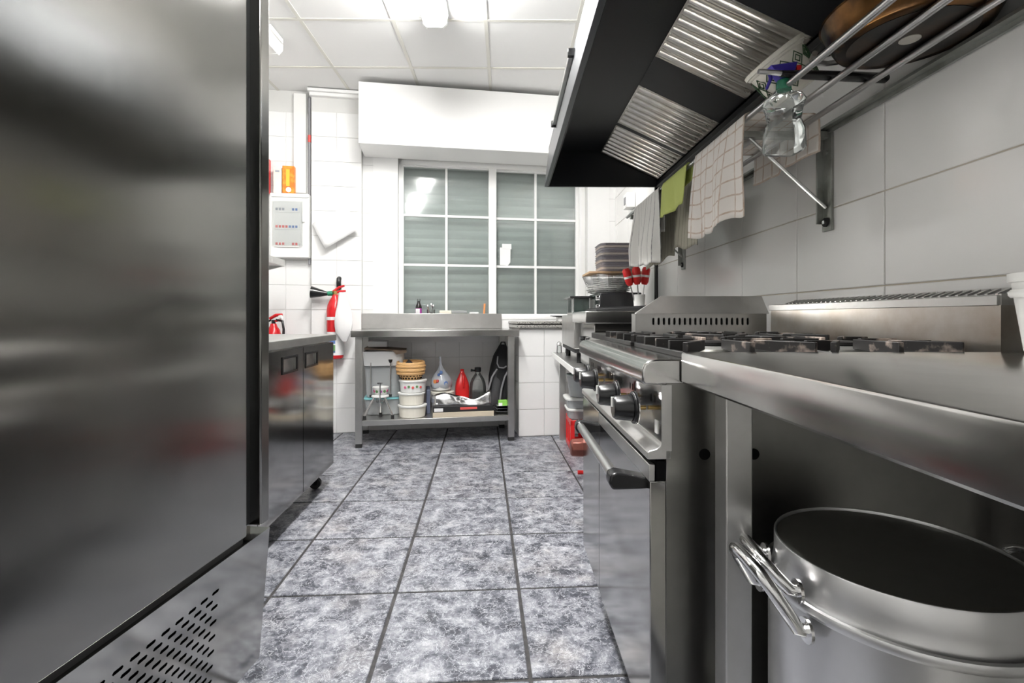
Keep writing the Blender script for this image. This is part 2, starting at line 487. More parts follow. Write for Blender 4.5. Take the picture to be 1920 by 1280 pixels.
def line_cloth(name, base, line, period, width, axes, wob=0.0, line2=None):
    """Woven cloth with printed lines across the given object axes ('Y','Z')."""
    m = mat(name, base, 0.95, bump=(220, .35))
    nt = m.node_tree; N_ = nt.nodes; L = nt.links; b = N_['Principled BSDF']
    tc = N_.new('ShaderNodeUVMap') if False else N_.new('ShaderNodeAttribute')
    tc.attribute_name = 'cloth_uv'
    sp = N_.new('ShaderNodeSeparateXYZ'); L.new(tc.outputs['Vector'], sp.inputs['Vector'])
    acc = None
    for ax in axes:
        dv = N_.new('ShaderNodeMath'); dv.operation = 'DIVIDE'; dv.inputs[1].default_value = period
        L.new(sp.outputs[ax], dv.inputs[0])
        fr = N_.new('ShaderNodeMath'); fr.operation = 'FRACT'; L.new(dv.outputs[0], fr.inputs[0])
        lt = N_.new('ShaderNodeMath'); lt.operation = 'LESS_THAN'; lt.inputs[1].default_value = width
        L.new(fr.outputs[0], lt.inputs[0])
        if acc is None: acc = lt.outputs[0]
        else:
            mx = N_.new('ShaderNodeMath'); mx.operation = 'MAXIMUM'; L.new(acc, mx.inputs[0]); L.new(lt.outputs[0], mx.inputs[1]); acc = mx.outputs[0]
    nz = N_.new('ShaderNodeTexNoise'); nz.inputs['Scale'].default_value = 40
    L.new(tc.outputs['Vector'], nz.inputs['Vector'])
    ml = N_.new('ShaderNodeMath'); ml.operation = 'MULTIPLY'; L.new(acc, ml.inputs[0]); L.new(nz.outputs['Fac'], ml.inputs[1])
    m2 = N_.new('ShaderNodeMath'); m2.operation = 'MULTIPLY'; m2.inputs[1].default_value = 1.5; m2.use_clamp = True; L.new(ml.outputs[0], m2.inputs[0])
    mix = N_.new('ShaderNodeMix'); mix.data_type = 'RGBA'
    L.new(m2.outputs[0], mix.inputs['Factor']); mix.inputs['A'].default_value = (*base, 1); mix.inputs['B'].default_value = (*line, 1)
    L.new(mix.outputs['Result'], b.inputs['Base Color'])
line_cloth('cloth_check', (0.74, 0.70, 0.66), (0.50, 0.38, 0.30), 0.052, 0.11, ('X', 'Y'))
line_cloth('cloth_stripe', (0.70, 0.69, 0.66), (0.22, 0.22, 0.22), 0.048, 0.09, ('X',))
line_cloth('cloth_grey', (0.40, 0.38, 0.31), (0.15, 0.15, 0.13), 0.035, 0.12, ('X',))

# ================================================================ the room
CEIL = 2.94
WALL_U = 1.034                     # face of the right wall in frame R

def tile_mesh(name, w, h, d, mat_, axis, ch=0.0018):
    """Chamfered tile centred on its face; axis = outward direction ('-x','-y','+z','-z')."""
    a, b = w / 2, h / 2
    pts = [(-a, -b, d), (a, -b, d), (a, b, d), (-a, b, d), (-a, -b, ch), (a, -b, ch), (a, b, ch), (-a, b, ch),
           (-a + ch, -b + ch, 0), (a - ch, -b + ch, 0), (a - ch, b - ch, 0), (-a + ch, b - ch, 0)]
    fs = [(0, 1, 2, 3)] + [(i, 4 + i, 4 + (i + 1) % 4, (i + 1) % 4) for i in range(4)] + [(4 + i, 8 + i, 8 + (i + 1) % 4, 4 + (i + 1) % 4) for i in range(4)] + [(11, 10, 9, 8)]
    mp = {'-x': lambda p: (p[2], -p[0], p[1]), '-y': lambda p: (p[0], p[2], p[1]), '+z': lambda p: (p[0], p[1], -p[2]), '-z': lambda p: (p[0], -p[1], p[2])}[axis]
    mb = MB(); mb.add([mp(p) for p in pts], [tuple(reversed(f)) for f in fs])
    return mb.mesh(name, mat_, smooth=0)

# ---- floor
fl = bx(-3.2, 2.0, -2.2, 6.0, -0.12, -0.004).solo('floor', 'grout_dark', 'dark grout bed of the marbled tile floor', 'floor', T, (0, 0, 0), kind='structure')
TS = 0.4465
me = tile_mesh('tile', TS - 0.012, TS - 0.012, 0.012, 'floor_tile', '+z', 0.0022)
locs = []
for i in range(-6, 4):
    for j in range(-4, 8):
        u = 0.132 + TS * (i + .5); v = 1.775 + TS * (j + .5)
        if -2.4 < u < 1.25 and -1.4 < v < 4.75:
            locs.append((u, v, 0.0 + random.uniform(-.0005, .0005)))
pieces('tile', me, locs, fl)

# ---- right wall with large white tiles
wr = bx(WALL_U + 0.004, WALL_U + 0.15, -1.9, 5.0, -0.1, CEIL + .05).solo('wall_right', 'grout_beige', 'white tiled wall behind the stove and shelf', 'wall', R, (WALL_U + 0.004, 0, 0), kind='structure')
TW, TH = 0.399, 0.26
me = tile_mesh('tile', TW - 0.0035, TH - 0.0035, 0.009, 'wall_tile_big', '-x')
locs = []
for i in range(-7, 9):
    for j in range(-4, 8):
        v = 1.3106 + TW * (i + .5); z = 1.086 + TH * (j + .5)
        if v < 4.75 and z < CEIL: locs.append((WALL_U, v, z))
pieces('tile', me, locs, wr)

# ---- wall with the window
wl, wr_, wb, wt = onwall(746, 300)[0], onwall(1102, 300)[0], 0.985, 2.43
VB = WALL_V + 0.004
mb = MB()
mb.box(-2.6, wl, VB, VB + .33, -.1, CEIL + .05)
mb.box(wr_, 1.9, VB, VB + .33, -.1, CEIL + .05)
mb.box(wl, wr_, VB, VB + .33, -.1, wb - .012)
mb.box(wl, wr_, VB, VB + .33, wt, CEIL + .05)
wback = mb.solo('wall_back', 'grout_white', 'white tiled wall around the shuttered window', 'wall', B, (0, VB, 0), kind='structure')
TB = 0.212
me = tile_mesh('tile', TB - 0.003, TB - 0.003, 0.008, 'wall_tile', '-y', 0.0014)
locs = []
u0 = onwall(817, 700)[0]
for i in range(-9, 9):
    for j in range(0, 14):
        u = u0 + TB * (i + .5); z = 0.002 + TB * (j + .5)
        if z + TB / 2 > CEIL or u < -2.5 or u > 1.65: continue
        if u + TB / 2 > wl and u - TB / 2 < wr_ and z + TB / 2 > wb and z - TB / 2 < wt: continue
        locs.append((u, WALL_V, z))
pieces('tile', me, locs, wback)
# plastered reveals that close the cut tiles around the window
tr = MB()
def strip(a0, a1, z0, z1): tr.box(a0, a1, WALL_V - .001, WALL_V + .01, z0, z1)
strip(wl - TB, wl, wb - .2, wt + .02); strip(wr_, wr_ + TB, wb - .2, wt + .02); strip(wl - .05, wr_ + .05, wt, wt + .02); strip(wl, wr_, wb - TB, .974)
tr.solo('trim_1', 'white_paint', 'smooth white plaster band around the window', 'trim', B, (wl, WALL_V, wb), kind='structure')

# ---- pilaster left of the window with a small cornice
pl0, pl1 = onwall(584, 400, .05)[0], onwall(678, 400, .05)[0]
pil = bx(pl0, pl1, WALL_V - .05, WALL_V + .004, 0, CEIL - .06).solo('wall_pilaster', 'grout_white', 'shallow white tiled pilaster behind the big extinguisher', 'wall', B, (pl0, WALL_V, 0), kind='structure')
wq = (pl1 - pl0) / 2
me = tile_mesh('tile', wq - .003, TB - .003, .008, 'wall_tile', '-y', .0014)
pieces('tile', me, [(pl0 + wq * (i + .5), WALL_V - .056, TB * (j + .5) + .002) for i in (0, 1) for j in range(13)], pil)
bx(pl0 - .01, pl1 + .03, WALL_V - .09, WALL_V, CEIL - .06, CEIL - .03).part('cornice', 'white_paint', pil, .004)
bx(pl0 - .02, pl1 + .05, WALL_V - .11, WALL_V, CEIL - .03, CEIL - .004).part('cornice', 'white_paint', pil, .004)

# ---- shutter box (soffit) above the window
su0 = B.inv(-1.241, 3.9)
bx(su0[0], 1.7, su0[1], WALL_V - .002, 2.405, 2.905).solo('wall_soffit', 'white_paint', 'long white boxed soffit above the window', 'soffit', B, (su0[0], su0[1], 2.405), kind='structure', bevel=.004)

# ---- low tiled wall with granite top under the right half of the window
lv = B.inv(0.06, 4.022)
lu0 = lv[0]; lu1 = lu0 + 1.02
low = bx(lu0 + .004, lu1, lv[1] + .004, WALL_V - .0, 0, .905).solo('wall_low', 'grout_white', 'low white tiled wall under the granite ledge', 'wall', B, (lu0, lv[1], 0), kind='structure')
me = tile_mesh('tile', TB - .003, .222 - .003, .008, 'wall_tile', '-y', .0014)
pieces('tile', me, [(lu0 + TB * (i + .5), lv[1] - .003, .005 + .222 * (j + .5)) for i in range(5) for j in range(4)], low)
me = tile_mesh('tile', TB - .003, .222 - .003, .008, 'wall_tile', '-x', .0014)
pieces('tile', me, [(lu0 - .003, lv[1] + TB * (i + .5), .005 + .222 * (j + .5)) for i in range(1) for j in range(4)], low)
gr = thing('granite_ledge', 'speckled grey granite ledge on the low tiled wall', 'ledge', B, (lu0, lv[1], .905))
bx(lu0 - .025, lu1, lv[1] - .035, WALL_V - .002, .908, .934).part('slab', 'granite', gr, .004)
bx(lu0 - .015, lu1, lv[1] - .02, WALL_V - .002, .934, .941).part('groove', 'black_matte', gr)
bx(lu0 - .03, lu1, lv[1] - .04, WALL_V - .002, .941, .962).part('upper_slab', 'granite', gr, .004)

# ---- remaining walls (behind the fridge and behind the camera)
bx(-2.45, -2.30, -1.9, 5.0, -.1, CEIL + .05).solo('wall_left', 'wall_tile', 'white wall behind the fridge and counter', 'wall', T, (-2.3, 0, 0), kind='structure')
bx(-2.6, 1.4, -1.75, -1.6, -.1, CEIL + .05).solo('wall_rear', 'white_paint', 'white wall at the near end of the kitchen', 'wall', W, (0, -1.6, 0), kind='structure')

# ---- ceiling: panels in a metal grid
ce = bx(-3.0, 1.6, -1.9, 5.2, CEIL + .012, CEIL + .06).solo('ceiling', 'ceiling_bar', 'suspended ceiling of white square panels', 'ceiling', R, (0, 0, CEIL), kind='structure')
CS = 0.607
me = tile_mesh('panel', CS - .022, CS - .022, .015, 'ceiling_panel', '-z', .002)
U0C, V0C = -0.137, 3.165
locs = [(U0C + CS * (i + .5), V0C + CS * (j + .5), CEIL + .004) for i in range(-4, 2) for j in range(-8, 3)]
pieces('panel', me, locs, ce)
mb = MB()
me1 = MB().box(-.012, .012, -3.5, 3.5, 0, .008).mesh('grid_bar', 'ceiling_bar')
pieces('grid_bar', me1, [(U0C + CS * i, 1.6, CEIL) for i in range(-4, 3)], ce)
me2 = MB().box(-2.2, 2.2, -.012, .012, 0, .008).mesh('grid_bar', 'ceiling_bar')
pieces('grid_bar', me2, [(-.8, V0C + CS * j, CEIL - .0006) for j in range(-7, 3)], ce)

# ---- fluorescent lamps
def ceiling_lamp(label, u, v0, v1, lit=True):
    t = thing('ceiling_lamp' if lit else 'emergency_light', label, 'lamp', R, (u, (v0 + v1) / 2, CEIL), group='ceiling lamps along the aisle' if lit else None)
    bx(u - .085, u + .085, v0 + .01, v1 - .01, CEIL - .035, CEIL - .001).part('housing', 'white_plastic', t, .004)
    prof = [(u - .075, CEIL - .036), (u - .072, CEIL - .075), (u - .045, CEIL - .105), (u + .045, CEIL - .105), (u + .072, CEIL - .075), (u + .075, CEIL - .036)]
    MB().prism(prof, 1, v0 + .02, v1 - .02).part('diffuser', 'lamp_diffuser' if lit else 'white_plastic', t, label='glowing white diffuser' if lit else 'unlit white diffuser')
    for a, b in ((v0, v0 + .02), (v1 - .02, v1)):
        q = [(x + (.004 if x > u else -.004), z - (.003 if z < CEIL - .05 else 0)) for x, z in prof]
        MB().prism(q, 1, a, b).part('end_cap', 'white_plastic', t)
    return t
ceiling_lamp('glowing fluorescent ceiling lamp nearest the window', -.455, 1.87, 3.08)
ceiling_lamp('glowing fluorescent ceiling lamp above the near aisle', -.455, 0.25, 1.47)
ceiling_lamp('small unlit white emergency light on the ceiling beside the fridge', -1.645, 3.2, 3.40, lit=False)

# ---- window
wv = WALL_V + .10
WO = -.12
t = thing('window_1', 'white sliding window with muntins before a closed roller shutter', 'window', B, (wl, wv, wb), kind='structure')
fw = .045
for n_, a in (('frame', (wl, wl + fw, wv - .02, wv + .09, wb, wt)), ('frame', (wr_ - fw - .005, wr_, wv - .02, wv + .09, wb, wt)),
              ('frame', (wl, wr_, wv - .02, wv + .09, wt - .05, wt)), ('frame', (wl, wr_, wv - .02, wv + .09, wb, wb + .03))):
    bx(*a).part('frame', 'window_white', t, .003)
uL0, uL1 = onwall(757, 400, WO)[0], onwall(916, 400, WO)[0]
uR0, uR1 = onwall(930, 400, WO)[0], onwall(1080, 400, WO)[0]
umL, umR = onwall(837, 400, WO)[0], onwall(1005, 400, WO)[0]
zs = [1.030, 1.476, 1.930, 2.372]
bx(uL1, uR0, wv - .012, wv + .07, wb + .02, wt - .04).part('meeting_stile', 'window_white', t, .003)
for (a, b, m_, dv) in ((uL0, uL1, umL, 0.0), (uR0, uR1, umR, .03)):
    for k in range(3):
        for (p0, p1) in ((a, m_), (m_, b)):
            bx(p0 - .01, p1 + .01, wv + .02 + dv, wv + .024 + dv, zs[k] - .01, zs[k + 1] + .01).part('pane', 'window_glass', t)
    bx(m_ - .011, m_ + .011, wv + .008 + dv, wv + .034 + dv, zs[0] - .01, zs[3] + .01).part('muntin', 'window_white', t, .002)
    for k in (1, 2):
        bx(a - .01, b + .01, wv + .006 + dv, wv + .036 + dv, zs[k] - .011, zs[k] + .011).part('muntin', 'window_white', t, .002)
    bx(a - .012, b + .012, wv + .0 + dv, wv + .04 + dv, wb + .02, zs[0]).part('rail', 'window_white', t, .003)
    bx(a - .012, b + .012, wv + .0 + dv, wv + .04 + dv, zs[3], wt - .03).part('rail', 'window_white', t, .003)
    e0, e1 = (a - .03, a) if dv == 0 else (b, b + .03)
    bx(e0, e1, wv + .0 + dv, wv + .04 + dv, wb + .02, wt - .03).part('stile', 'window_white', t, .003)
SH = .083
prof = [(wv + .135, 0), (wv + .1225, 0), (wv + .119, .012), (wv + .113, .028), (wv + .111, .041), (wv + .113, .055), (wv + .119, .071), (wv + .1225, .083), (wv + .135, .083)]
for k in range(17):
    MB().prism([(a, wb + .005 + SH * k + z) for a, z in prof], 0, wl + .01, wr_ - .01).part('shutter_slat', 'shutter', t)
bx(wl - .05, wr_ + .05, WALL_V + .26, WALL_V + .30, wb - .1, wt + .1).part('backing', 'black_matte', t)
# sill inside
bx(wl + .002, wr_ - .002, WALL_V - .006, WALL_V + .095, .975, .997).solo('trim_2', 'window_white', 'narrow white window sill behind the bench', 'trim', B, (wl, WALL_V, .975), kind='structure', bevel=.003)

# paper taped on the right sash
a, b = onwall(938, 456, WO)[0], onwall(958, 456, WO)[0]
zt, zb_ = onwall(940, 456, WO)[1], onwall(940, 497, WO)[1]
t = thing('paper_note', 'white paper note taped inside the window pane', 'paper', B, (a, wv + .045, zb_))
MB().prism([(a, zt - .035), (a, zb_ + .005), (a + .075, zb_), (b - .002, zb_ + .03), (b, zt - .04)], 1, wv + .047, wv + .0485).part('sheet', 'paper', t)
bx(a + .02, b + .008, wv + .044, wv + .0465, zt - .05, zt).part('tape', 'paper', t)

# dark pipe in the corner beside the pilaster, with red clamp
t = thing('wall_pipe', 'thin grey pipe running up beside the pilaster', 'pipe', B, (pl0 - .02, WALL_V - .02, 1.4))
MB().cyl((pl0 - .022, WALL_V - .024, 1.45), (pl0 - .022, WALL_V - .024, CEIL - .05), .011, 10).part('pipe', 'strap_grey', t)
MB().cyl((pl0 - .022, WALL_V - .024, 2.50), (pl0 - .022, WALL_V - .024, 2.56), .014, 10).part('clamp', 'red_print', t)
# white cable trunk above the fuse box
a0, a1 = onwall(551, 300, .03)[0], onwall(574, 300, .03)[0]
bx(a0, a1, WALL_V - .04, WALL_V - .002, 2.06, CEIL - .03).solo('cable_trunk', 'white_plastic', 'white cable trunk rising from the fuse box', 'trunking', B, (a0, WALL_V, 2.1), bevel=.003)

# ================================================================ fridge (frame G: u across, away from its front = -u, v along the front)
FT = 2.08
t = thing('upright_fridge', 'tall brushed steel upright fridge with slotted lower panel', 'fridge', G, (-.35, -.35, 0))
bx(-.80, -.055, -.72, -.004, .10, FT).part('body', 'steel_fridge', t, .003)
# front frame post at the far edge, grip channel and door slab
bx(-.055, -.004, -.040, -.002, .455, FT).part('frame_post', 'steel_fridge', t, .004)
bx(-.054, -.035, -.085, -.040, .46, FT).part('grip_channel', 'hood_face', t)
MB().prism([(-.055, -.715), (-.006, -.715), (-.006, -.098), (-.010, -.089), (-.030, -.085), (-.055, -.085)], 2, .452, FT - .02).part('door', 'steel_fridge', t, .0015)
bx(-.070, -.012, -.71, -.10, .43, .452).part('gasket', 'black_matte', t)
# lower panel with staggered slots
rows = []
for k in range(14):
    zc = .374 - .0175 * k
    cs = [-.203 - .035 * j - (.0175 if k % 2 else 0) for j in range(12)]
    rows.append((zc - .00875, zc + .00875, cs, .0115, .0036))
lp = MB().perforated(-.715, -.004, .083, .436, rows, lambda a, b, d: (-.002 - d - .03 * (.436 - b) / .353, a, b), .006)
lp.add([(-.002, -.715, .436), (-.002, -.004, .436), (-.055, -.004, .436), (-.055, -.715, .436)], [(0, 1, 2, 3)])
lp.add([(-.032, -.004, .083), (-.055, -.004, .083), (-.055, -.004, .436), (-.002, -.004, .436)], [(0, 1, 2, 3)])
lp.part('vent_panel', 'steel_polished', t, smooth=0)
bx(-.30, -.045, -.70, -.02, .10, .42).part('compressor_case', 'black_hole', t)
for a in (-.12, -.70):
    for b in (-.08, -.65):
        MB().cyl((a, b, 0), (a, b, .10), .022, 12).part('foot', 'black_plastic', t)

# ================================================================ refrigerated counter, left (frame T)
cf = T.inv(-1.077, 2.9)
cu, cv1 = cf[0], cf[1] + .02
cv0 = cv1 - 1.50
t = thing('refrigerated_counter', 'low stainless steel counter on casters beyond the fridge', 'counter', T, (cu - .33, (cv0 + cv1) / 2, 0))
bx(cu - .66, cu - .022, cv0, cv1, .125, .855).part('body', 'steel_polished', t, .003)
bx(cu - .68, cu + .012, cv0 - .01, cv1 + .012, .858, .897).part('worktop', 'steel', t, .004)
dw = .492
for k in range(3):
    b1 = cv1 - .008 - k * dw; b0 = b1 - dw + .006
    d = MB()
    hy0, hy1 = (b0 + .03, b0 + .20) if k == 0 else (b1 - .25, b1 - .08)           # recessed grip near the middle of the door
    hz0, hz1 = .745, .812
    # door front built around the grip recess
    xs = cu
    for (y0, y1, z0, z1) in ((b0, hy0, .118, .848), (hy1, b1, .118, .848), (hy0, hy1, .118, hz0), (hy0, hy1, hz1, .848)):
        d.box(xs - .02, xs, y0, y1, z0, z1)
    dd = d.part('door', 'steel_polished', t, 0)
    g = MB()
    g.box(xs - .004, xs + .004, hy0 - .006, hy1 + .006, hz1 - .004, hz1 + .006); g.box(xs - .004, xs + .004, hy0 - .006, hy1 + .006, hz0 - .006, hz0 + .004)
    g.box(xs - .004, xs + .004, hy0 - .006, hy0 + .004, hz0, hz1); g.box(xs - .004, xs + .004, hy1 - .004, hy1 + .006, hz0, hz1)
    g.part('handle_frame', 'black_plastic', dd)
    bx(xs - .019, xs - .016, hy0, hy1, hz0, hz1).part('handle_recess', 'steel', dd)
for b in (cv0 + .10, cv1 - .10):
    for a in (cu - .075, cu - .58):
        c = MB()
        c.cyl((a, b - .013, .032), (a, b + .013, .032), .032, 18)
        w = c.part('caster_wheel', 'rubber', t)
        k = MB()
        k.box(a - .03, a + .03, b - .03, b + .03, .112, .125); k.cyl((a, b, .08), (a, b, .112), .014, 10)
        k.prism([(a - .02, .095), (a + .02, .095), (a + .012, .025), (a - .012, .025)], 1, b - .021, b - .016)
        k.prism([(a - .02, .095), (a + .02, .095), (a + .012, .025), (a - .012, .025)], 1, b + .016, b + .021)
        k.part('caster_fork', 'black_plastic', w)

# ---- steel wall shelf on the far left, only its corner shows past the fridge
q = T.inv(*at(534, 487, 3.6).xy)
sz = at(534, 487, 3.6).z
t = thing('wall_shelf', 'stainless steel wall shelf corner below the fuse box', 'shelf', T, (q[0] - .3, q[1] - .5, sz))
bx(-2.3, q[0], q[1] - 1.0, q[1], sz - .05, sz).part('board', 'steel', t, .003)
for b in (q[1] - .02, q[1] - .98):
    MB().prism([(q[0] - .005, sz - .05), (-2.298, sz - .05), (-2.298, sz - .28)], 1, b - .004, b + .004).part('bracket', 'steel', t)

# ---- fuse box with things on it
a0, z1 = onwall(505, 360, .10); a1, z0 = onwall(579, 485, .10)
z0 = onwall(505, 482, .10)[1]
t = thing('fuse_box', 'white wall fuse box with a clear door and three switch rows', 'fuse box', B, ((a0 + a1) / 2, WALL_V, z0))
V0 = WALL_V - .10
bx(a0, a1, V0 + .006, WALL_V - .002, z0, z1).part('case', 'white_plastic', t, .008)
bx(a0 + .035, a1 - .06, V0 + .0, V0 + .006, z0 + .12, z1 - .075).part('recess', 'white_plastic', t, .002)
for k in range(3):
    zz = z1 - .145 - k * .145
    r = bx(a0 + .045, a1 - .075, V0 - .004, V0 + .001, zz - .02, zz + .025).part('switch_row', 'white_plastic', t)
    for j in range(8):
        x = a0 + .05 + j * .026
        if x > a1 - .09: break
        m_ = ('grey_print', 'red_print', 'red_print')[k] if j < 4 else ('blue_print', 'blue_print', 'red_print')[k]
        if k == 0 and j in (3, 4): continue
        if k == 2 and j in (3, 4): continue
        bx(x, x + .017, V0 - .006, V0 - .003, zz - .004, zz + .016).part('switch_label', m_, r)
bx(a0 + .03, a1 - .045, V0 - .012, V0 - .009, z0 + .10, z1 - .06).part('clear_door', 'clear_cover', t)
bx(a1 - .05, a1 - .032, V0 - .012, V0 + .006, z0 + .3, z0 + .37).part('latch', 'white_plastic', t, .002)
bx(a0 + .02, a1 + .0, V0 - .004, V0 + .01, z1 - .035, z1 - .02).part('lip', 'white_plastic', t)

b0, zz1 = onwall(531, 312, .06); b1 = onwall(553, 312, .06)[0]
t = thing('orange_carton', 'orange and yellow carton standing on the fuse box', 'carton', B, ((b0 + b1) / 2, WALL_V - .05, z1))
bx(b0, b1, WALL_V - .085, WALL_V - .02, z1 + .001, zz1).part('box', 'orange_box', t, .002)
bx(b0 + .03, b1 - .035, WALL_V - .088, WALL_V - .0845, z1 + .06, zz1 - .03).part('panel_print', 'yellow_print', t)
MB().cyl((b0 + .05, WALL_V - .088, z1 + .03), (b0 + .05, WALL_V - .0845, z1 + .03), .022, 14).part('seal', 'paper', t)
b0, zz1 = onwall(514, 312, .06); b1 = onwall(530, 312, .06)[0]
t = thing('beige_carton', 'pale beige carton next to the orange carton on the fuse box', 'carton', B, ((b0 + b1) / 2, WALL_V - .05, z1))
bx(b0, b1 - .003, WALL_V - .08, WALL_V - .02, z1 + .001, zz1 - .01).part('box', 'beige_box', t, .002)
bx(b0 + .015, b1 - .02, WALL_V - .083, WALL_V - .0795, zz1 - .05, zz1 - .035).part('line_print', 'grey_print', t)
b0, zz1 = onwall(496, 298, .06); b1 = onwall(505, 298, .06)[0]
bx(b0, b1, WALL_V - .09, WALL_V - .02, z1 + .001, zz1).solo('red_carton', 'red_plastic', 'red carton at the left end of the fuse box top', 'carton', B, ((b0 + b1) / 2, WALL_V, z1), bevel=.003)

# white folded sheet pinned to the pilaster
def pw(px, py, off): 
    u, z = onwall(px, py, off); return (u, WALL_V - off, z)
mb = MB()
P4 = [pw(586, 420, .07), pw(610, 466, .125), pw(673, 429, .125), pw(650, 385, .07)]
def sheet(i, j):
    a = Vector(P4[0]).lerp(Vector(P4[3]), i); b = Vector(P4[1]).lerp(Vector(P4[2]), i)
    p = a.lerp(b, j); p.y -= .02 * sin(pi * j)
    return p
mb.grid(6, 6, sheet)
o = mb.solo('hanging_sheet', 'paper', 'tilted white paper sheet pinned on the pilaster', 'paper', B, tuple(P4[0]))
sm = o.modifiers.new('thick', 'SOLIDIFY'); sm.thickness = .004

# ---- large CO2 extinguisher
u, zb0 = onwall(629, 672, .12); zt = onwall(629, 552, .12)[1]
V = WALL_V - .13
t = thing('fire_extinguisher', 'large red fire extinguisher with black horn on the pilaster', 'extinguisher', B, (u, V, zb0))
h = zt - zb0
MB().lathe([(.05, 0), (.066, .008), (.069, .03), (.069, h - .14), (.062, h - .09), (.045, h - .05), (.026, h - .02), (.024, h)], (u, V, zb0), 28).part('cylinder', 'red_paint', t)
MB().lathe([(.0698, h * .06), (.0698, h * .42)], (u, V, zb0), 28).part('label_band', 'paper', t)
for i, (m_, za, zb) in enumerate((('blue_print', .24, .34), ('leaf_print', .10, .22), ('blue_print', .10, .13))):
    o = MB().grid(5, 1, lambda a, b: (u + .0705 * sin(-.8 + a * 1.0), V - .0705 * cos(-.8 + a * 1.0), zb0 + h * (za + (zb - za) * b))).part('label_print', m_, t)
MB().lathe([(.0697, h * .60), (.0697, h * .65)], (u, V, zb0), 28).part('ring', 'paper', t)
hd = MB(); hd.cyl((u, V, zb0 + h), (u, V, zb0 + h + .03), .02, 14)
hd.part('valve', 'brass', t)
lv_ = MB(); lv_.tube([(u - .02, V, zb0 + h + .02), (u + .03, V, zb0 + h + .06), (u + .075, V, zb0 + h + .075)], [.012, .011, .008], 8)
lv_.tube([(u - .015, V, zb0 + h + .0), (u + .03, V, zb0 + h + .025), (u + .085, V, zb0 + h + .03)], [.011, .010, .008], 8)
lv_.part('lever', 'red_paint', t)
MB().tube([(u - .02, V - .005, zb0 + h + .01), (u - .06, V - .01, zb0 + h + .006)], [.022, .02], 12).part('collar', 'green_plastic', t)
MB().tube([(u - .06, V - .01, zb0 + h + .006), (u - .11, V - .012, zb0 + h + .01), (u - .19, V - .014, zb0 + h + .018)], [.016, .03, .05], 20).part('horn', 'black_plastic', t)
hk = MB(); hk.tube([(u + .02, WALL_V - .07, zb0 + h + .05), (u + .02, WALL_V - .09, zb0 + h + .10), (u + .02, WALL_V - .08, zb0 + h + .135), (u + .02, WALL_V - .06, zb0 + h + .14)], .02, 10)
hk.part('hook', 'black_plastic', t)

# white plastic bag hanging beside it
u2, zt2 = onwall(638, 548, .22); zb2 = onwall(650, 640, .22)[1]
def bagf(i, j):
    ang = 2 * pi * i; wv_ = (0.02, .045, .062, .068, .06, .035)[min(5, int(j * 5.99))]
    jj = j * 5; k = int(min(jj, 4)); f = jj - k
    ws = [.018, .042, .06, .068, .062, .018]; r = ws[k] * (1 - f) + ws[k + 1] * f
    r *= 1 + .16 * sin(3 * ang + 5 * j)
    return (u2 + .012 + .03 * j + r * cos(ang), WALL_V - .235 + .5 * r * sin(ang), zt2 + (zb2 - zt2) * j)
MB().grid(22, 10, bagf).solo('plastic_bag', 'bag_white', 'white plastic bag hanging beside the large extinguisher', 'bag', B, (u2, WALL_V - .235, zb2))

# ---- small extinguisher behind the counter
p = at(517, 620, 4.05)
uu = B.inv(p.x, p.y)
t = thing('small_extinguisher', 'small red fire extinguisher peeking above the steel counter', 'extinguisher', B, (uu[0], WALL_V - .14, .62))
x, V = uu[0], WALL_V - .14
MB().lathe([(.05, 0), (.06, .01), (.06, .22), (.05, .27), (.03, .30), (.022, .325)], (x, V, .62), 22).part('cylinder', 'red_paint', t)
MB().cyl((x, V, .94), (x, V, .975), .016, 12).part('valve', 'black_plastic', t)
l = MB(); l.tube([(x - .03, V, .985), (x + .02, V, 1.015), (x + .07, V, 1.02)], [.012, .014, .01], 8); l.tube([(x - .01, V, .96), (x + .05, V, .975), (x + .075, V, .955)], [.01, .01, .008], 8)
l.part('lever', 'red_paint', t)
MB().tube([(x + .02, V, .975), (x + .07, V - .005, .965), (x + .082, V - .01, .90), (x + .08, V - .01, .80)], .010, 10).part('hose', 'black_plastic', t)
MB().tube([(x - .02, V, .975), (x - .06, V - .005, .95), (x - .07, V, .88)], .008, 8).part('hose', 'black_plastic', t)
MB().cyl((x + .055, V - .03, .995), (x + .075, V - .035, 1.0), .018, 12).part('gauge', 'white_plastic', t)
bx(x - .03, x + .03, V + .06, WALL_V - .002, .70, .86).part('wall_bracket', 'steel', t)

# ================================================================ gas range (frame R)
SV0, SV1 = .904, 1.70
SU = .255                    # front of the rounded front edge
t = thing('gas_range', 'stainless steel gas range with black knobs and oven', 'stove', R, (.6, 1.3, 0))
rng = t
# body
b = MB()
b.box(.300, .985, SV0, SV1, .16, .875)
b.part('body', 'steel_side_shaded', t)
# holes seen on the near side panel
for (x, z) in ((.372, .742), (.465, .742)):
    MB().cyl((x, SV0 - .0015, z), (x, SV0 + .002, z), .0105, 16).part('side_hole', 'black_hole', t)
# top plate with rounded front
prof = [(.30, .872), (SU + .004, .872), (SU, .878), (SU, .900), (SU + .004, .911), (SU + .014, .918), (SU + .03, .920), (.985, .920), (.985, .872)]
MB().prism([(x, z) for x, z in prof], 1, SV0, SV1).part('top_plate', 'steel_top', t, .004, seg=3)
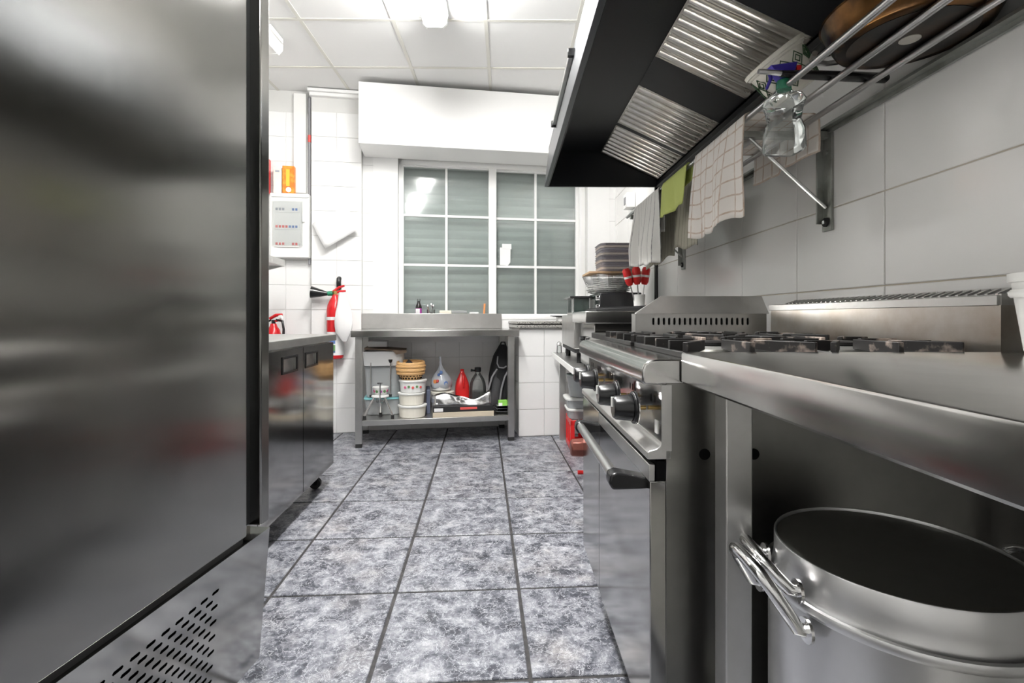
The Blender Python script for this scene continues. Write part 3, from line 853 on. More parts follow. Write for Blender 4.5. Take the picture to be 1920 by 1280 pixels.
# control panel with slots
PU = .291
holes = [.945, .97, 1.09, 1.112, 1.134] + [1.222 + .0247 * k for k in range(8)] + [1.49, 1.512, 1.534, 1.62, 1.645]
cp = MB().perforated(SV0, SV1, .748, .872, [(.826, .851, holes, .0042, .0085)], lambda a, b_, d: (PU + d, a, b_), .01)
cp.part('control_panel', 'steel_polished', t, smooth=0)
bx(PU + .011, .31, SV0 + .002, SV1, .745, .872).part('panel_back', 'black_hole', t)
lip = [(PU, .765), (PU - .003, .757), (PU - .010, .751), (SU + .014, .748), (SU + .010, .745), (SU + .010, .732), (.31, .732), (.31, .765)]
MB().prism(lip, 1, SV0, SV1).part('lower_lip', 'steel', t, .0015)
bx(PU, .31, SV0 - .0005, SV0 + .003, .748, .872).part('panel_side', 'steel', t)
# knobs
kn = None
for kv in (1.0, 1.166, 1.44, 1.575):
    z = .812
    k = MB(); k.tube([(PU - .002, kv, z), (PU - .026, kv, z)], .0045, 10)
    sh = k.part('knob_shaft', 'brass', t)
    kb = MB()
    kb.tube([(.268, kv, z), (.262, kv, z), (.259, kv, z)], [.033, .034, .031], 24)
    kb.tube([(.259, kv, z), (.225, kv, z), (.220, kv, z)], [.028, .0245, .021], 10)
    ko = kb.part('knob', 'black_plastic', t, .001)
    bx(.217, .222, kv - .003, kv + .003, z + .002, z + .022).part('knob_mark', 'white_plastic', ko)
    MB().tube([(.2685, kv, z), (.2665, kv, z)], .0345, 24).part('knob_ring', 'chrome', ko)
bx(PU - .002, PU + .001, .925, .94, .775, .80).part('sticker', 'white_plastic', t)
# oven door and fixed panel
DU = .270
d0, d1 = SV0 + .003, 1.405
bx(DU, .303, d0, d1, .20, .690).part('oven_door', 'steel_polished', t, .002)
bx(DU - .002, DU + .010, d0, d1, .690, .722).part('door_trim', 'steel', t, .0015)
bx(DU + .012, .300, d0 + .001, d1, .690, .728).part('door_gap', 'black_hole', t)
bx(DU, .303, d1 + .004, SV1, .20, .722).part('side_panel', 'steel_polished', t, .002)
HU, HZ = .212, .686
hd = MB().cyl((HU, .955, HZ), (HU, 1.385, HZ), .0115, 16).part('door_handle', 'tube_metal', t)
for b0, b1 in ((.925, .962), (1.378, 1.413)):
    m_ = MB()
    m_.prism([(DU + .002, HZ - .017), (HU - .008, HZ - .019), (HU - .015, HZ - .008), (HU - .012, HZ + .010), (HU, HZ + .015), (DU + .002, HZ + .004)], 1, b0, b1)
    m_.part('handle_bracket', 'black_plastic', hd, .004)
for a in (.36, .92):
    for b_ in (SV0 + .06, SV1 - .06):
        MB().cyl((a, b_, 0), (a, b_, .16), .022, 14).part('foot', 'steel', t)
# flue at the back
FU = .936
bx(FU, WALL_U - .006, SV0, SV1, .920, 1.022).part('flue_box', 'steel_stained', t)
fl_ = MB()
fl_.prism([(FU - .008, 1.022), (FU - .008, 1.041), (FU + .006, 1.0415), (FU + .006, 1.024)], 1, SV0, SV1)
fl_.part('flue_lip', 'steel', t, .001)
n = 36
L0, L1 = (FU + .006, 1.0412), (WALL_U - .008, 1.060)
def flue(a, b_, d):
    return (L0[0] + (L1[0] - L0[0]) * b_, a, L0[1] + (L1[1] - L0[1]) * b_ - d)
g = MB()
pitch = (SV1 - SV0 - .04) / n
# slanted slots: build bars between them
gb = MB()
gb.add([flue(SV0, 0, 0), flue(SV1, 0, 0), flue(SV1, .16, 0), flue(SV0, .16, 0)], [(0, 1, 2, 3)])
gb.add([flue(SV0, .84, 0), flue(SV1, .84, 0), flue(SV1, 1, 0), flue(SV0, 1, 0)], [(0, 1, 2, 3)])
gb.part('flue_edge', 'steel', t, smooth=0)
me = MB().add([(0, 0, 0), (0, pitch * .28, 0), ((L1[0] - L0[0]) * .7, pitch * .28 + .03, (L1[1] - L0[1]) * .7), ((L1[0] - L0[0]) * .7, .03, (L1[1] - L0[1]) * .7),
               (0, 0, .004), (0, pitch * .28, .004), ((L1[0] - L0[0]) * .7, pitch * .28 + .03, (L1[1] - L0[1]) * .7 + .004), ((L1[0] - L0[0]) * .7, .03, (L1[1] - L0[1]) * .7 + .004)],
              [(0, 3, 2, 1), (4, 5, 6, 7), (0, 1, 5, 4), (1, 2, 6, 5), (2, 3, 7, 6), (3, 0, 4, 7)]).mesh('flue_bar', 'steel', smooth=0)
p0 = flue(0, .15, .002)
pieces('flue_bar', me, [(p0[0], SV0 + .002 + pitch * k, p0[2]) for k in range(n)], t)
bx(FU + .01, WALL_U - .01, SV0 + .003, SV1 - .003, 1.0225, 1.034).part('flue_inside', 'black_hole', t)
bx(FU - .0, WALL_U - .006, SV0 - .001, SV0 + .003, 1.022, 1.044).part('flue_end', 'steel', t)
# burners
BU, BV = (.475, .765), (1.105, 1.50)
for a in BU:
    for b_ in BV:
        m_ = MB().lathe([(.055, 0), (.06, .008), (.045, .014), (.04, .014)], (a, b_, .9205), 24)
        bo = m_.part('burner', 'aluminium_inside', t)
        MB().lathe([(.030, 0), (.036, .002), (.036, .008), (.028, .011)], (a, b_, .9345), 20).part('burner_cap', 'cast_iron', bo)

# pan supports: loose cast iron grates
def grate(a, b_, label):
    g = thing('burner_grate', label, 'grate', R, (a, b_, .9205), group='cast iron grates on the range')
    x0, x1, y0, y1 = a - .135, a + .135, b_ - .180, b_ + .180
    m_ = MB()
    m_.box(x0, x0 + .012, y0, y1, .9205, .932); m_.box(x1 - .012, x1, y0, y1, .9205, .932)
    m_.box(x0, x1, y0, y0 + .012, .9205, .932); m_.box(x0, x1, y1 - .012, y1, .9205, .932)
    m_.part('rim', 'cast_iron', g, .002)
    # upright fins pointing at the burner
    def fin(px, py, dx, dy, ln):
        w = .0055
        nx, ny = -dy * w, dx * w
        f = MB()
        e = (px + dx * ln, py + dy * ln)
        f.hexa([(px + nx, py + ny, .9215), (px - nx, py - ny, .9215), (e[0] - nx, e[1] - ny, .930), (e[0] + nx, e[1] + ny, .930),
                (px + nx, py + ny, .951), (px - nx, py - ny, .951), (e[0] - nx, e[1] - ny, .951), (e[0] + nx, e[1] + ny, .951)])
        f.part('fin', 'cast_iron_worn' if random.random() < .4 else 'cast_iron', g, .0015)
    for s in (-1, 1):
        fin(a + s * .133, b_, -s, 0, .085)
        fin(a, b_ + s * .178, 0, -s, .125)
        for s2 in (-1, 1):
            fin(a + s * .133, b_ + s2 * .09, -s, 0, .062)
            d = Vector((-s * .6, -s2 * .8)).normalized()
            fin(a + s * .128, b_ + s2 * .172, d.x, d.y, .12)
    return g
names = {(0, 0): 'black cast iron grate at the front near corner of the range', (0, 1): 'black cast iron grate at the front far corner of the range',
         (1, 0): 'black cast iron grate at the back near corner of the range', (1, 1): 'black cast iron grate at the back far corner of the range'}
for i, a in enumerate(BU):
    for j, b_ in enumerate(BV):
        grate(a, b_, names[(i, j)])

# ================================================================ steel table in the foreground
TU, TZ = .3266, .934
TV0, TV1 = -.35, .898
t = thing('work_table', 'stainless steel work table in the right foreground', 'table', R, (.65, .3, 0))
prof = [(TU + .03, TZ - .030), (TU + .002, TZ - .056), (TU, TZ - .052), (TU, TZ - .008), (TU + .003, TZ - .002), (TU + .009, TZ), (WALL_U - .008, TZ), (WALL_U - .008, TZ - .030)]
prof = [(TU + .004, TZ - .058), (TU, TZ - .054), (TU, TZ - .004), (TU + .0012, TZ - .0012), (TU + .004, TZ), (WALL_U - .008, TZ), (WALL_U - .008, TZ - .058), (WALL_U - .02, TZ - .058), (WALL_U - .02, TZ - .012), (TU + .012, TZ - .012), (TU + .012, TZ - .058)]
MB().prism(prof, 1, TV0, TV1).part('top', 'steel_top', t)
bx(TU + .001, WALL_U - .009, TV1 - .003, TV1 - .0002, TZ - .056, TZ - .003).part('end_apron', 'steel', t)
LG = .044
for a in (.362, .95):
    for b_ in (.792, -.30):
        lg = bx(a, a + LG, b_, b_ + LG, .03, TZ - .012).part('leg', 'steel', t, .002)
        bx(a + .002, a + LG - .002, b_ + .002, b_ + LG - .002, 0, .03).part('leg_foot', 'black_plastic', lg)
bx(.37, .985, -.29, .825, .205, .235).part('lower_shelf', 'steel', t, .003)

# ================================================================ stock pot with a smaller pot set inside
PX, PY, PR = .548, .692, .160
def pot_handle(r, z, ang, name, root, d=.045, w=.055, rise=.022, tr=.0062):
    ca, sa = cos(ang), sin(ang)
    def w2(rad, side, zz): return (PXY[0] + ca * rad - sa * side, PXY[1] + sa * rad + ca * side, zz)
    pts = [w2(r + .003, -w, z), w2(r + .014, -w, z + .002)]
    for k in range(1, 14):
        q = -1 + 2 * k / 14
        pts.append(w2(r + .014 + (d - .014) * sqrt(max(0, 1 - q ** 4)), w * q, z + .002 + rise * sqrt(max(0, 1 - q ** 4))))
    pts += [w2(r + .014, w, z + .002), w2(r + .003, w, z)]
    h = MB().tube(pts, tr, 10).part(name, 'chrome', root)
    for s in (-w, w):
        pl = MB()
        c0 = Vector(w2(r + .001, s, z)); c1 = Vector(w2(r + .005, s, z))
        pl.tube([c0, c1], .016, 14)
        pl.part('rivet_plate', 'chrome', h)
PXY = (PX, PY)
t = thing('stock_pot', 'large aluminium stock pot standing under the steel table', 'pot', W, (PX, PY, .236))
zr = .612
MB().lathe([(PR - .02, .237), (PR - .004, .244), (PR, .262), (PR, zr - .008), (PR + .006, zr - .006), (PR + .008, zr), (PR + .006, zr + .006), (PR, zr + .006), (PR - .003, zr), (PR - .003, .25), (.0, .246)], (PX, PY, 0), 72).part('wall', 'aluminium', t)
pot_handle(PR, zr - .022, radians(180), 'handle', t, d=.054, w=.060, rise=.064, tr=.0092)
pot_handle(PR, zr - .03, radians(-2), 'handle', t, d=.04)
t = thing('inner_pot', 'smaller aluminium pot nested inside the large stock pot', 'pot', W, (PX, PY, .3))
ri = PR - .008; z2 = .668
MB().lathe([(ri - .006, .26), (ri + .003, .55), (ri + .004, zr + .001), (ri + .002, zr + .012), (ri, z2 - .03), (ri, z2 - .002), (ri - .001, z2), (ri - .003, z2), (ri - .0035, z2 - .002), (ri - .0045, z2 - .02), (ri - .007, .30), (.0, .29)], (PX, PY, 0), 72).part('wall', 'aluminium', t)
MB().lathe([(.0, .2915), (ri - .0085, .302), (ri - .0055, z2 - .02), (ri - .0047, z2 - .004), (ri - .0045, z2 - .004)], (PX, PY, 0), 72).part('inside', 'aluminium_shaded', t)  # inner skin with the pot's shade painted in
pot_handle(ri, z2 - .040, radians(174), 'handle', t, d=.044, w=.052, rise=.030, tr=.0088)
pot_handle(ri, z2 - .034, radians(-6), 'handle', t, d=.04, w=.05, rise=.03)

# white tub at the far end of the table
p = R.inv(*at(1905, 660, .80).xy)
cx_ = p[0] + .108; cy_ = .80
t = thing('white_tub', 'white plastic tub on the steel table by the wall', 'tub', R, (cx_, cy_, TZ))
MB().lathe([(.052, .001), (.058, .006), (.073, .120), (.073, .126), (.079, .127), (.079, .142), (.074, .142), (.069, .124), (.054, .010), (.0, .009)], (cx_, cy_, TZ), 36).part('body', 'white_plastic', t)
MB().lathe([(.0745, .1), (.0775, .104), (.0775, .110), (.0745, .114)], (cx_, cy_, TZ), 36).part('rim', 'white_plastic', t)

# ================================================================ extractor hood
HV0, HV1, HZ0 = -.15, 3.20, 1.862
HF = .25
t = thing('extractor_hood', 'long black extractor hood with corrugated metal filters', 'hood', R, (.6, 1.5, HZ0))
HTOP = 2.10
h = MB()
# front sheet, slightly raked
h.hexa([(HF, HV0, HZ0), (HF + .022, HV0, HZ0), (HF + .022, HV1, HZ0), (HF, HV1, HZ0), (HF + .028, HV0, HTOP), (HF + .05, HV0, HTOP), (HF + .05, HV1, HTOP), (HF + .028, HV1, HTOP)])
h.part('front_panel', 'hood_face', t, .002)
h = MB()
h.hexa([(HF + .0225, HV0, HZ0 + .001), (HF + .03, HV0, HZ0 + .001), (HF + .03, HV1 - .01, HZ0 + .001), (HF + .0225, HV1 - .01, HZ0 + .001), (HF + .051, HV0, HTOP - .01), (HF + .06, HV0, HTOP - .01), (HF + .06, HV1 - .01, HTOP - .01), (HF + .051, HV1 - .01, HTOP - .01)])
h.part('front_lining', 'hood_black', t)
MB().prism([(HF + .012, HZ0), (WALL_U - .012, HZ0), (WALL_U - .012, HTOP), (HF + .04, HTOP)], 1, HV1 - .012, HV1 + .002).part('end_panel', 'hood_black', t)
MB().prism([(HF + .012, HZ0), (WALL_U - .012, HZ0), (WALL_U - .012, HTOP), (HF + .04, HTOP)], 1, HV0 - .002, HV0 + .012).part('end_panel', 'hood_black', t)
bx(HF + .028, WALL_U - .006, HV0 - .002, HV1 + .002, HTOP, HTOP + .02).part('roof', 'hood_face', t)
bx(HF + .055, .64, HV0, HV1 - .01, HTOP - .012, HTOP - .002).part('roof_lining', 'hood_black', t)
bx(WALL_U - .045, WALL_U - .008, HV0, HV1, HZ0, HZ0 + .03).part('rear_gutter', 'hood_black', t, .003)
bx(WALL_U - .015, WALL_U - .007, HV0, HV1, HZ0, HTOP).part('rear_panel', 'hood_black', t)
# inclined filter bank: from (FA) at the roof down to (FB) by the wall
FA, FB = (.619, 2.086), (WALL_U - .035, 1.909)
sl = (FB[1] - FA[1]) / (FB[0] - FA[0])
ang = math.atan2(FA[1] - FB[1], FB[0] - FA[0])
FL = sqrt((FB[0] - FA[0]) ** 2 + (FB[1] - FA[1]) ** 2)
def bank(v0, v1):
    return MB().hexa([(FA[0], v0, FA[1]), (FB[0], v0, FB[1]), (FB[0], v1, FB[1]), (FA[0], v1, FA[1]),
                      (FA[0] + .003, v0, FA[1] + .010), (FB[0] + .003, v0, FB[1] + .010), (FB[0] + .003, v1, FB[1] + .010), (FA[0] + .003, v1, FA[1] + .010)])
filters = [(2.725, 3.185), (2.255, 2.69), (1.56, 2.005), (.88, 1.30), (.42, .86)]
edges = [HV0]
for v0, v1 in sorted(filters): edges += [v0, v1]
edges.append(HV1 - .012)
for k in range(0, len(edges), 2):
    if edges[k + 1] - edges[k] > .008: bank(edges[k] , edges[k + 1]).part('blank_panel', 'hood_black', t)
for v0, v1 in filters:
    f = MB()
    for (x0, x1, y0, y1) in ((0, FL, v0 + .001, v0 + .012), (0, FL, v1 - .012, v1 - .001), (0, .012, v0, v1), (FL - .012, FL, v0, v1)):
        def q(x, y, z): return (FA[0] + x * cos(ang) + z * sin(ang), y, FA[1] - x * sin(ang) + z * cos(ang))
        f.hexa([q(x0, y0, 0), q(x1, y0, 0), q(x1, y1, 0), q(x0, y1, 0), q(x0, y0, .012), q(x1, y0, .012), q(x1, y1, .012), q(x0, y1, .012)])
    f.box(0, 0, 0, 0, 0, 0) if False else None
    fo = f.part('filter', 'filter_metal', t)
    nb = 8
    pw_ = (v1 - v0 - .012) / nb
    bm_ = MB()
    m_pts = []
    seg = 7
    for x in (.006, FL - .006):
        for k in range(seg + 1):
            th = pi * k / seg
            m_pts.append((x, -cos(th) * pw_ * .44, .014 - sin(th) * .021))
    bm_.add(m_pts, [(k, k + 1, seg + 2 + k, seg + 1 + k) for k in range(seg)])
    me = bm_.mesh('baffle', 'filter_metal', smooth=60)
    pieces('baffle', me, [(FA[0], v0 + .006 + pw_ * (k + .5), FA[1] - .002) for k in range(nb)], fo, rots=[(0, ang, 0)] * nb)
    bk = bank(v0 + .002, v1 - .002); bk.v = [(x, y, z + .016) for x, y, z in bk.v]
    bk.part('filter_back', 'black_matte', fo)
rail = MB().box(HF + .004, HF + .024, 1.97, 2.68, HTOP - .035, HTOP - .015).part('front_rail', 'tube_metal', t, .003)
for v in (1.955, 2.68):
    bx(HF - .002, HF + .03, v, v + .018, HTOP - .042, HTOP - .008).part('rail_cap', 'black_plastic', rail, .003)

# ================================================================ tube shelf on the wall
RZ = 1.60
rods = (.726, .832, .93)
t = thing('tube_shelf', 'steel tube wall shelf under the hood', 'shelf', R, (.9, 1.6, 1.27))
for u in rods:
    MB().cyl((u, -.1, RZ), (u, 2.90, RZ), .0085, 14).part('rod', 'tube_metal', t)
m_ = MB(); m_.box(1.0, 1.028, -.1, 2.90, RZ - .004, RZ + .004); m_.box(1.020, 1.028, -.1, 2.90, RZ - .016, RZ + .004)
m_.part('back_rail', 'galvanised', t)
for v in (1.535, 2.80, .12):
    b = MB()
    b.box(WALL_U - .010, WALL_U - .001, v - .022, v + .022, 1.275, RZ - .004)
    b.box(WALL_U - .03, WALL_U - .001, v + .016, v + .022, 1.30, RZ - .004)
    br = b.part('bracket', 'galvanised', t, .001)
    bx(.72, WALL_U - .001, v - .012, v + .012, RZ - .030, RZ - .0088).part('bracket_arm', 'galvanised', br, .001)
    MB().cyl((.775, v, RZ - .028), (WALL_U - .012, v, 1.350), .0055, 8).part('brace', 'tube_metal', br)
    for z, r_ in ((1.303, .0145), (1.335 + .19, .008)):
        MB().cyl((WALL_U - .016, v, z), (WALL_U - .010, v, z), r_, 16).part('washer', 'rubber' if r_ > .01 else 'galvanised', br)
    MB().cyl((WALL_U - .021, v, 1.303), (WALL_U - .016, v, 1.303), .0065, 6).part('bolt', 'tube_metal', br)

# ================================================================ cloths over the shelf
def cloth(name, mat_, label, v0, v1, path, seed=0, sag=.012, thick=.0022, taper=0.0, rag=.01):
    """Cloth draped along path [(u, z), ...] (frame R), wide from v0 to v1."""
    rnd = random.Random(seed)
    ph = [rnd.uniform(0, 6.28) for _ in range(6)]
    # resample path by length
    P = [Vector((a, b)) for a, b in path]
    ds = [0.0]
    for i in range(1, len(P)): ds.append(ds[-1] + (P[i] - P[i - 1]).length)
    n = max(10, int(ds[-1] / .014)); nu = max(8, int((v1 - v0) / .014))
    def ev(s):
        for i in range(1, len(P)):
            if s <= ds[i] + 1e-9:
                f = (s - ds[i - 1]) / max(1e-9, ds[i] - ds[i - 1]); return P[i - 1].lerp(P[i], f)
        return P[-1]
    mb = MB(); uv = []
    for j in range(n + 1):
        s = ds[-1] * j / n
        for i in range(nu + 1):
            w = i / nu
            p = ev(s)
            hang = min(1.0, abs(RZ + .009 - p.y) / .25)
            off = hang * sag * (sin(w * 9 + ph[0]) + .6 * sin(w * 17 + ph[1] + s * 4) + .3 * sin(w * 31 + ph[2]))
            v = v0 + (v1 - v0) * (w + taper * hang * (w - .5)) + .004 * sin(s * 22 + ph[3])
            z = p.y - hang * rag * (sin(w * 5 + ph[4]) + .5 * sin(w * 23 + ph[5])) * (1 if p.y < RZ - .05 else 0)
            mb.v.append((p.x + off - hang * sag, v, z)); uv.append((w * (v1 - v0), s, 0))
    for j in range(n):
        for i in range(nu):
            mb.f.append((j * (nu + 1) + i, j * (nu + 1) + i + 1, (j + 1) * (nu + 1) + i + 1, (j + 1) * (nu + 1) + i))
    org = (path[-1][0], (v0 + v1) / 2, path[-1][1])
    o = mb.solo(name, mat_, label, 'cloth', R, org, smooth=80)
    at_ = o.data.attributes.new('cloth_uv', 'FLOAT_VECTOR', 'POINT')
    at_.data.foreach_set('vector', [c for q in uv for c in q])
    sm = o.modifiers.new('thick', 'SOLIDIFY'); sm.thickness = thick; sm.offset = 1
    return o
zr_ = RZ + .0105
def over_front(drop, back_u=None, back_drop=0.0, extra=0.0):
    pts = []
    if back_u is not None:
        pts += [(back_u + .011, zr_ - back_drop), (back_u + .011, zr_ - .012), (back_u + .004, zr_ + .002)]
    else:
        pts += [(rods[0] + .013, zr_ - back_drop), (rods[0] + .012, zr_ - .012), (rods[0] + .007, zr_)]
    pts += [(rods[0] - .002, zr_ + .003), (rods[0] - .009, zr_ - .002), (rods[0] - .0115, zr_ - .013), (rods[0] - .013, zr_ - drop)]
    return pts
cloth('checked_towel', 'cloth_check', 'cream tea towel with brown checks hanging from the shelf', 1.443, 1.825, over_front(.312, rods[2], .115), seed=3, rag=.008)
cloth('lime_cloth', 'cloth_lime', 'lime green cleaning cloth hanging from the shelf', 1.90, 2.205, over_front(.158, None, .07), seed=5, rag=.004)
cloth('striped_towel', 'cloth_stripe', 'pale tea towel with thin dark stripes at the shelf end', 2.26, 2.68, over_front(.345, None, .2), seed=8, sag=.016)
def over_rod(u, drop, back):
    return [(u + .0125, zr_ - back), (u + .0115, zr_ - .012), (u + .007, zr_), (u - .002, zr_ + .003), (u - .009, zr_ - .002), (u - .0115, zr_ - .013), (u - .013, zr_ - drop)]
cloth('grey_towel', 'cloth_grey', 'grey striped towel hanging behind the lime cloth', 2.02, 2.74, over_rod(rods[1], .315, .1), seed=11, sag=.012, rag=.02)

# ---- spray bottle hooked on the front rod
p = R.inv(*at(1470, 190, 1.245).xy)
su, sv = rods[0] - .004, 1.25
t = thing('spray_bottle', 'clear empty spray bottle hanging by its blue trigger', 'bottle', R, (su, sv, 1.42))
zb = 1.425
bo = MB().lathe([(.030, 0), (.040, .004), (.043, .012), (.041, .06), (.034, .085), (.037, .11), (.043, .135), (.036, .150), (.018, .160), (.014, .172)], (su + .0, sv, zb), 20, rect=(.002, -.006, .38))
bo.part('bottle', 'clear_plastic', t)
MB().lathe([(.017, .165), (.018, .168), (.016, .19), (.012, .192)], (su, sv, zb), 16).part('collar', 'green_plastic', t)
tr_ = MB()
tr_.hexa([(su - .014, sv - .012, zb + .19), (su + .018, sv - .012, zb + .19), (su + .018, sv + .012, zb + .19), (su - .014, sv + .012, zb + .19),
          (su - .040, sv - .012, zb + .225), (su + .03, sv - .012, zb + .235), (su + .03, sv + .012, zb + .235), (su - .040, sv + .012, zb + .225)])
tr_.tube([(su - .038, sv, zb + .215), (su - .034, sv, zb + .195), (su - .045, sv, zb + .168)], [.006, .005, .004], 8)
tr_.part('trigger_head', 'blue_plastic', t, .003)
MB().cyl((su + .03, sv, zb + .222), (su + .042, sv, zb + .224), .008, 10).part('nozzle', 'red_plastic', t)

# ---- patterned tub lying tilted on the rods
t = thing('patterned_tub', 'white tub with green lattice print lying on the shelf', 'tub', loc=R.pt((.825, 1.36, RZ + .036)), rz=R.a, tilt=(0, radians(-36)))
t.scale = (1.2, 1.2, 1.2)
MB().lathe([(.045, 0), (.052, .003), (.062, .085), (.066, .088), (.068, .094), (.066, .100), (.061, .098), (.050, .012), (.0, .010)], (0, 0, 0), 36).part('body', 'white_cream', t)
MB().lathe([(.0675, .091), (.0705, .093), (.0705, .101), (.067, .103)], (0, 0, 0), 36).part('rim', 'white_cream', t)
for k in range(12):
    th = 2 * pi * k / 12
    for zc in (.028, .062):
        for s_ in (1.0, .5):
            m_ = MB()
            pts = []
            for dx, dz in ((1, 0), (0, 1), (-1, 0), (0, -1)):
                a_ = th + dx * .22 * s_ ; zz = zc + dz * .017 * s_; rr = .0525 + (zz / .085) * .0100 + .0008
                pts.append((rr * cos(a_), rr * sin(a_), zz))
            m_.tube(pts, .0016, 4, closed=True)
            m_.part('lattice_print', 'print_green', t)

# ---- frying pans on the shelf
def pan(label, u, v, z, r, hang, side_mat, hl=.0, black=False, loops=False):
    t = thing('frying_pan', label, 'pan', loc=R.pt((u, v, z)), rz=R.a)
    MB().lathe([(r * .80, 0), (r * .84, .003), (r * .93, .03), (r, .06), (r + .004, .062), (r - .001, .063), (r * .92, .032), (r * .82, .006), (.0, .005)], (0, 0, 0), 48).part('body', side_mat, t)
    MB().lathe([(r * .70, -.0012), (r * .70, .0005)], (0, 0, 0), 40).part('base_disc', 'pan_bottom', t)
    MB().lathe([(.020, -.0024), (.020, -.001)], (0, 0, 0), 20).part('base_mark', 'pan_mark', t)
    if hl:
        c, s = cos(hang), sin(hang)
        pts = [(c * r * .95, s * r * .95, .048), (c * (r + .05), s * (r + .05), .06), (c * (r + hl), s * (r + hl), .058)]
        MB().tube(pts, [.009, .011, .013], 10).part('handle', 'black_plastic', t)
    if loops:
        c, s = cos(hang), sin(hang)
        for da in (-.18, .18):
            a_ = hang + da
            MB().cyl((cos(a_) * r * .95, sin(a_) * r * .95, .036), (cos(a_) * (r * .95 + .014), sin(a_) * (r * .95 + .014), .038), .006, 10).part('rivet', 'chrome', t)
        pts = [(cos(hang + q) * (r + .012 + .03 * cos(q * 5)), sin(hang + q) * (r + .012 + .03 * cos(q * 5)), .045) for q in (-.26, -.15, 0, .15, .26)]
        MB().tube(pts, .007, 8).part('loop_handle', 'tube_metal', t)
    return t
pan('brown stained frying pan resting on the tube shelf', .885, 1.05, RZ + .0105, .165, radians(115), 'pan_side', loops=True)
pan('second burnt frying pan nearer along the tube shelf', .885, .66, RZ + .0105, .16, radians(-90), 'pan_side', hl=.15)
t = thing('spatula', 'black handled spatula lying across the shelf rods', 'utensil', R, (.85, 1.235, RZ + .009))
MB().tube([(.70, 1.225, RZ + .021), (.76, 1.23, RZ + .0215), (.90, 1.24, RZ + .0215), (.985, 1.245, RZ + .021), (.992, 1.2455, RZ + .021)], [.008, .011, .0125, .0125, .007], 12).part('grip', 'black_plastic', t)
MB().tube([(.64, 1.22, RZ + .024), (.70, 1.225, RZ + .022)], [.006, .007], 8).part('blade', 'tube_metal', t)

# ================================================================ appliances beyond the range
# splash-guarded griddle right after the range
t = thing('side_griddle', 'steel griddle with slotted side and sloped splash guard', 'griddle', R, (.68, 2.05, 0))
gu0, gu1, gv0, gv1 = .476, .964, 1.78, 2.34
bx(.402, .975, gv0 + .004, gv1, .12, .90).part('cabinet', 'steel', t, .003)
sl_ = [.543 + .0195 * k for k in range(19)]
MB().perforated(gu0, gu1, .90, 1.014, [(.965, 1.002, sl_, .0042, .0145)], lambda a, b_, d: (a, gv0 + d, b_), .006).part('slotted_side', 'steel', t, smooth=0)
bx(gu0 + .002, gu1, gv0 + .007, gv0 + .05, .90, 1.010).part('side_inside', 'black_hole', t)
bx(gu0, gu0 + .004, gv0, gv0 + .055, .90, 1.012).part('side_front', 'steel', t)
MB().hexa([(gu0 - .003, gv0 - .007, 1.012), (gu1 + .006, gv0 - .007, 1.012), (gu1 + .006, gv0 + .006, 1.014), (gu0 - .003, gv0 + .006, 1.014),
           (.585, gv0 + .045, 1.079), (gu1 + .006, gv0 + .045, 1.079), (gu1 + .006, gv0 + .051, 1.079), (.585, gv0 + .051, 1.079)]).part('splash_guard', 'steel', t, .001)
bx(.41, .97, gv0 + .06, gv1 - .01, .90, .925).part('griddle_plate', 'cast_iron', t, .003)
for a in (.44, .93):
    for b_ in (gv0 + .05, gv1 - .05):
        MB().cyl((a, b_, 0), (a, b_, .12), .02, 12).part('foot', 'steel', t)

# drain valve in front of it
t = thing('gas_valve', 'copper coloured gas valve with red lever past the oven', 'valve', R, (.33, 1.80, .43))
MB().tube([(.402, 1.80, .512), (.30, 1.80, .512)], .012, 12).part('pipe', 'brass', t)
MB().tube([(.302, 1.80, .512), (.29, 1.80, .512), (.245, 1.80, .512), (.238, 1.80, .512)], [.022, .036, .033, .026], 8).part('knob', 'copper', t, .002)
MB().tube([(.31, 1.80, .51), (.31, 1.80, .40)], .009, 10).part('stem', 'black_plastic', t)
MB().tube([(.265, 1.80, .42), (.30, 1.80, .42), (.33, 1.80, .42)], [.008, .007, .008], 8).part('lever', 'red_plastic', t)
MB().tube([(.31, 1.80, .44), (.31, 1.81, .43), (.402, 1.81, .43)], .007, 8).part('branch_pipe', 'black_plastic', t)

# low steel stand carrying the far appliances
EZ = .71
t = thing('appliance_stand', 'low steel stand with white edge beside the low tiled wall', 'stand', R, (.66, 3.2, 0))
bx(.38, .97, 2.42, 3.98, EZ - .035, EZ).part('top', 'steel', t, .003)
bx(.374, .380, 2.42, 3.98, EZ - .035, EZ + .001).part('edge_strip', 'white_plastic', t)
for a in (.43, .92):
    for b_ in (2.46, 3.915):
        bx(a, a + .05, b_, b_ + .05, 0, EZ - .035).part('leg', 'steel', t, .002)

# two tabletop appliances on the stand
t = thing('tabletop_fryer', 'boxy steel fryer with lipped top on the far stand', 'fryer', R, (.7, 2.7, EZ))
bx(.45, .96, 2.47, 2.93, EZ + .015, .967).part('body', 'steel_polished', t, .003)
bx(.402, .965, 2.45, 2.95, .967, 1.03).part('lipped_top', 'steel_top', t, .004)
for a in (.48, .92):
    for b_ in (2.5, 2.9):
        MB().cyl((a, b_, EZ), (a, b_, EZ + .016), .014, 10).part('foot', 'rubber', t)
for b_ in (2.6, 2.8):
    MB().tube([(.45, b_, .87), (.425, b_, .87)], [.02, .017], 14).part('knob', 'black_plastic', t)
t = thing('warming_cabinet', 'square steel cabinet supporting the black mini oven', 'cabinet', R, (.7, 3.3, EZ))
bx(.42, .96, 3.0, 3.66, .80, 1.013).part('body', 'steel', t, .004)
bx(.425, .955, 3.005, 3.655, .775, .80).part('skirt', 'black_matte', t)
for a in (.46, .92):
    for b_ in (3.05, 3.6):
        MB().cyl((a, b_, EZ), (a, b_, .775), .018, 10).part('foot', 'black_plastic', t)

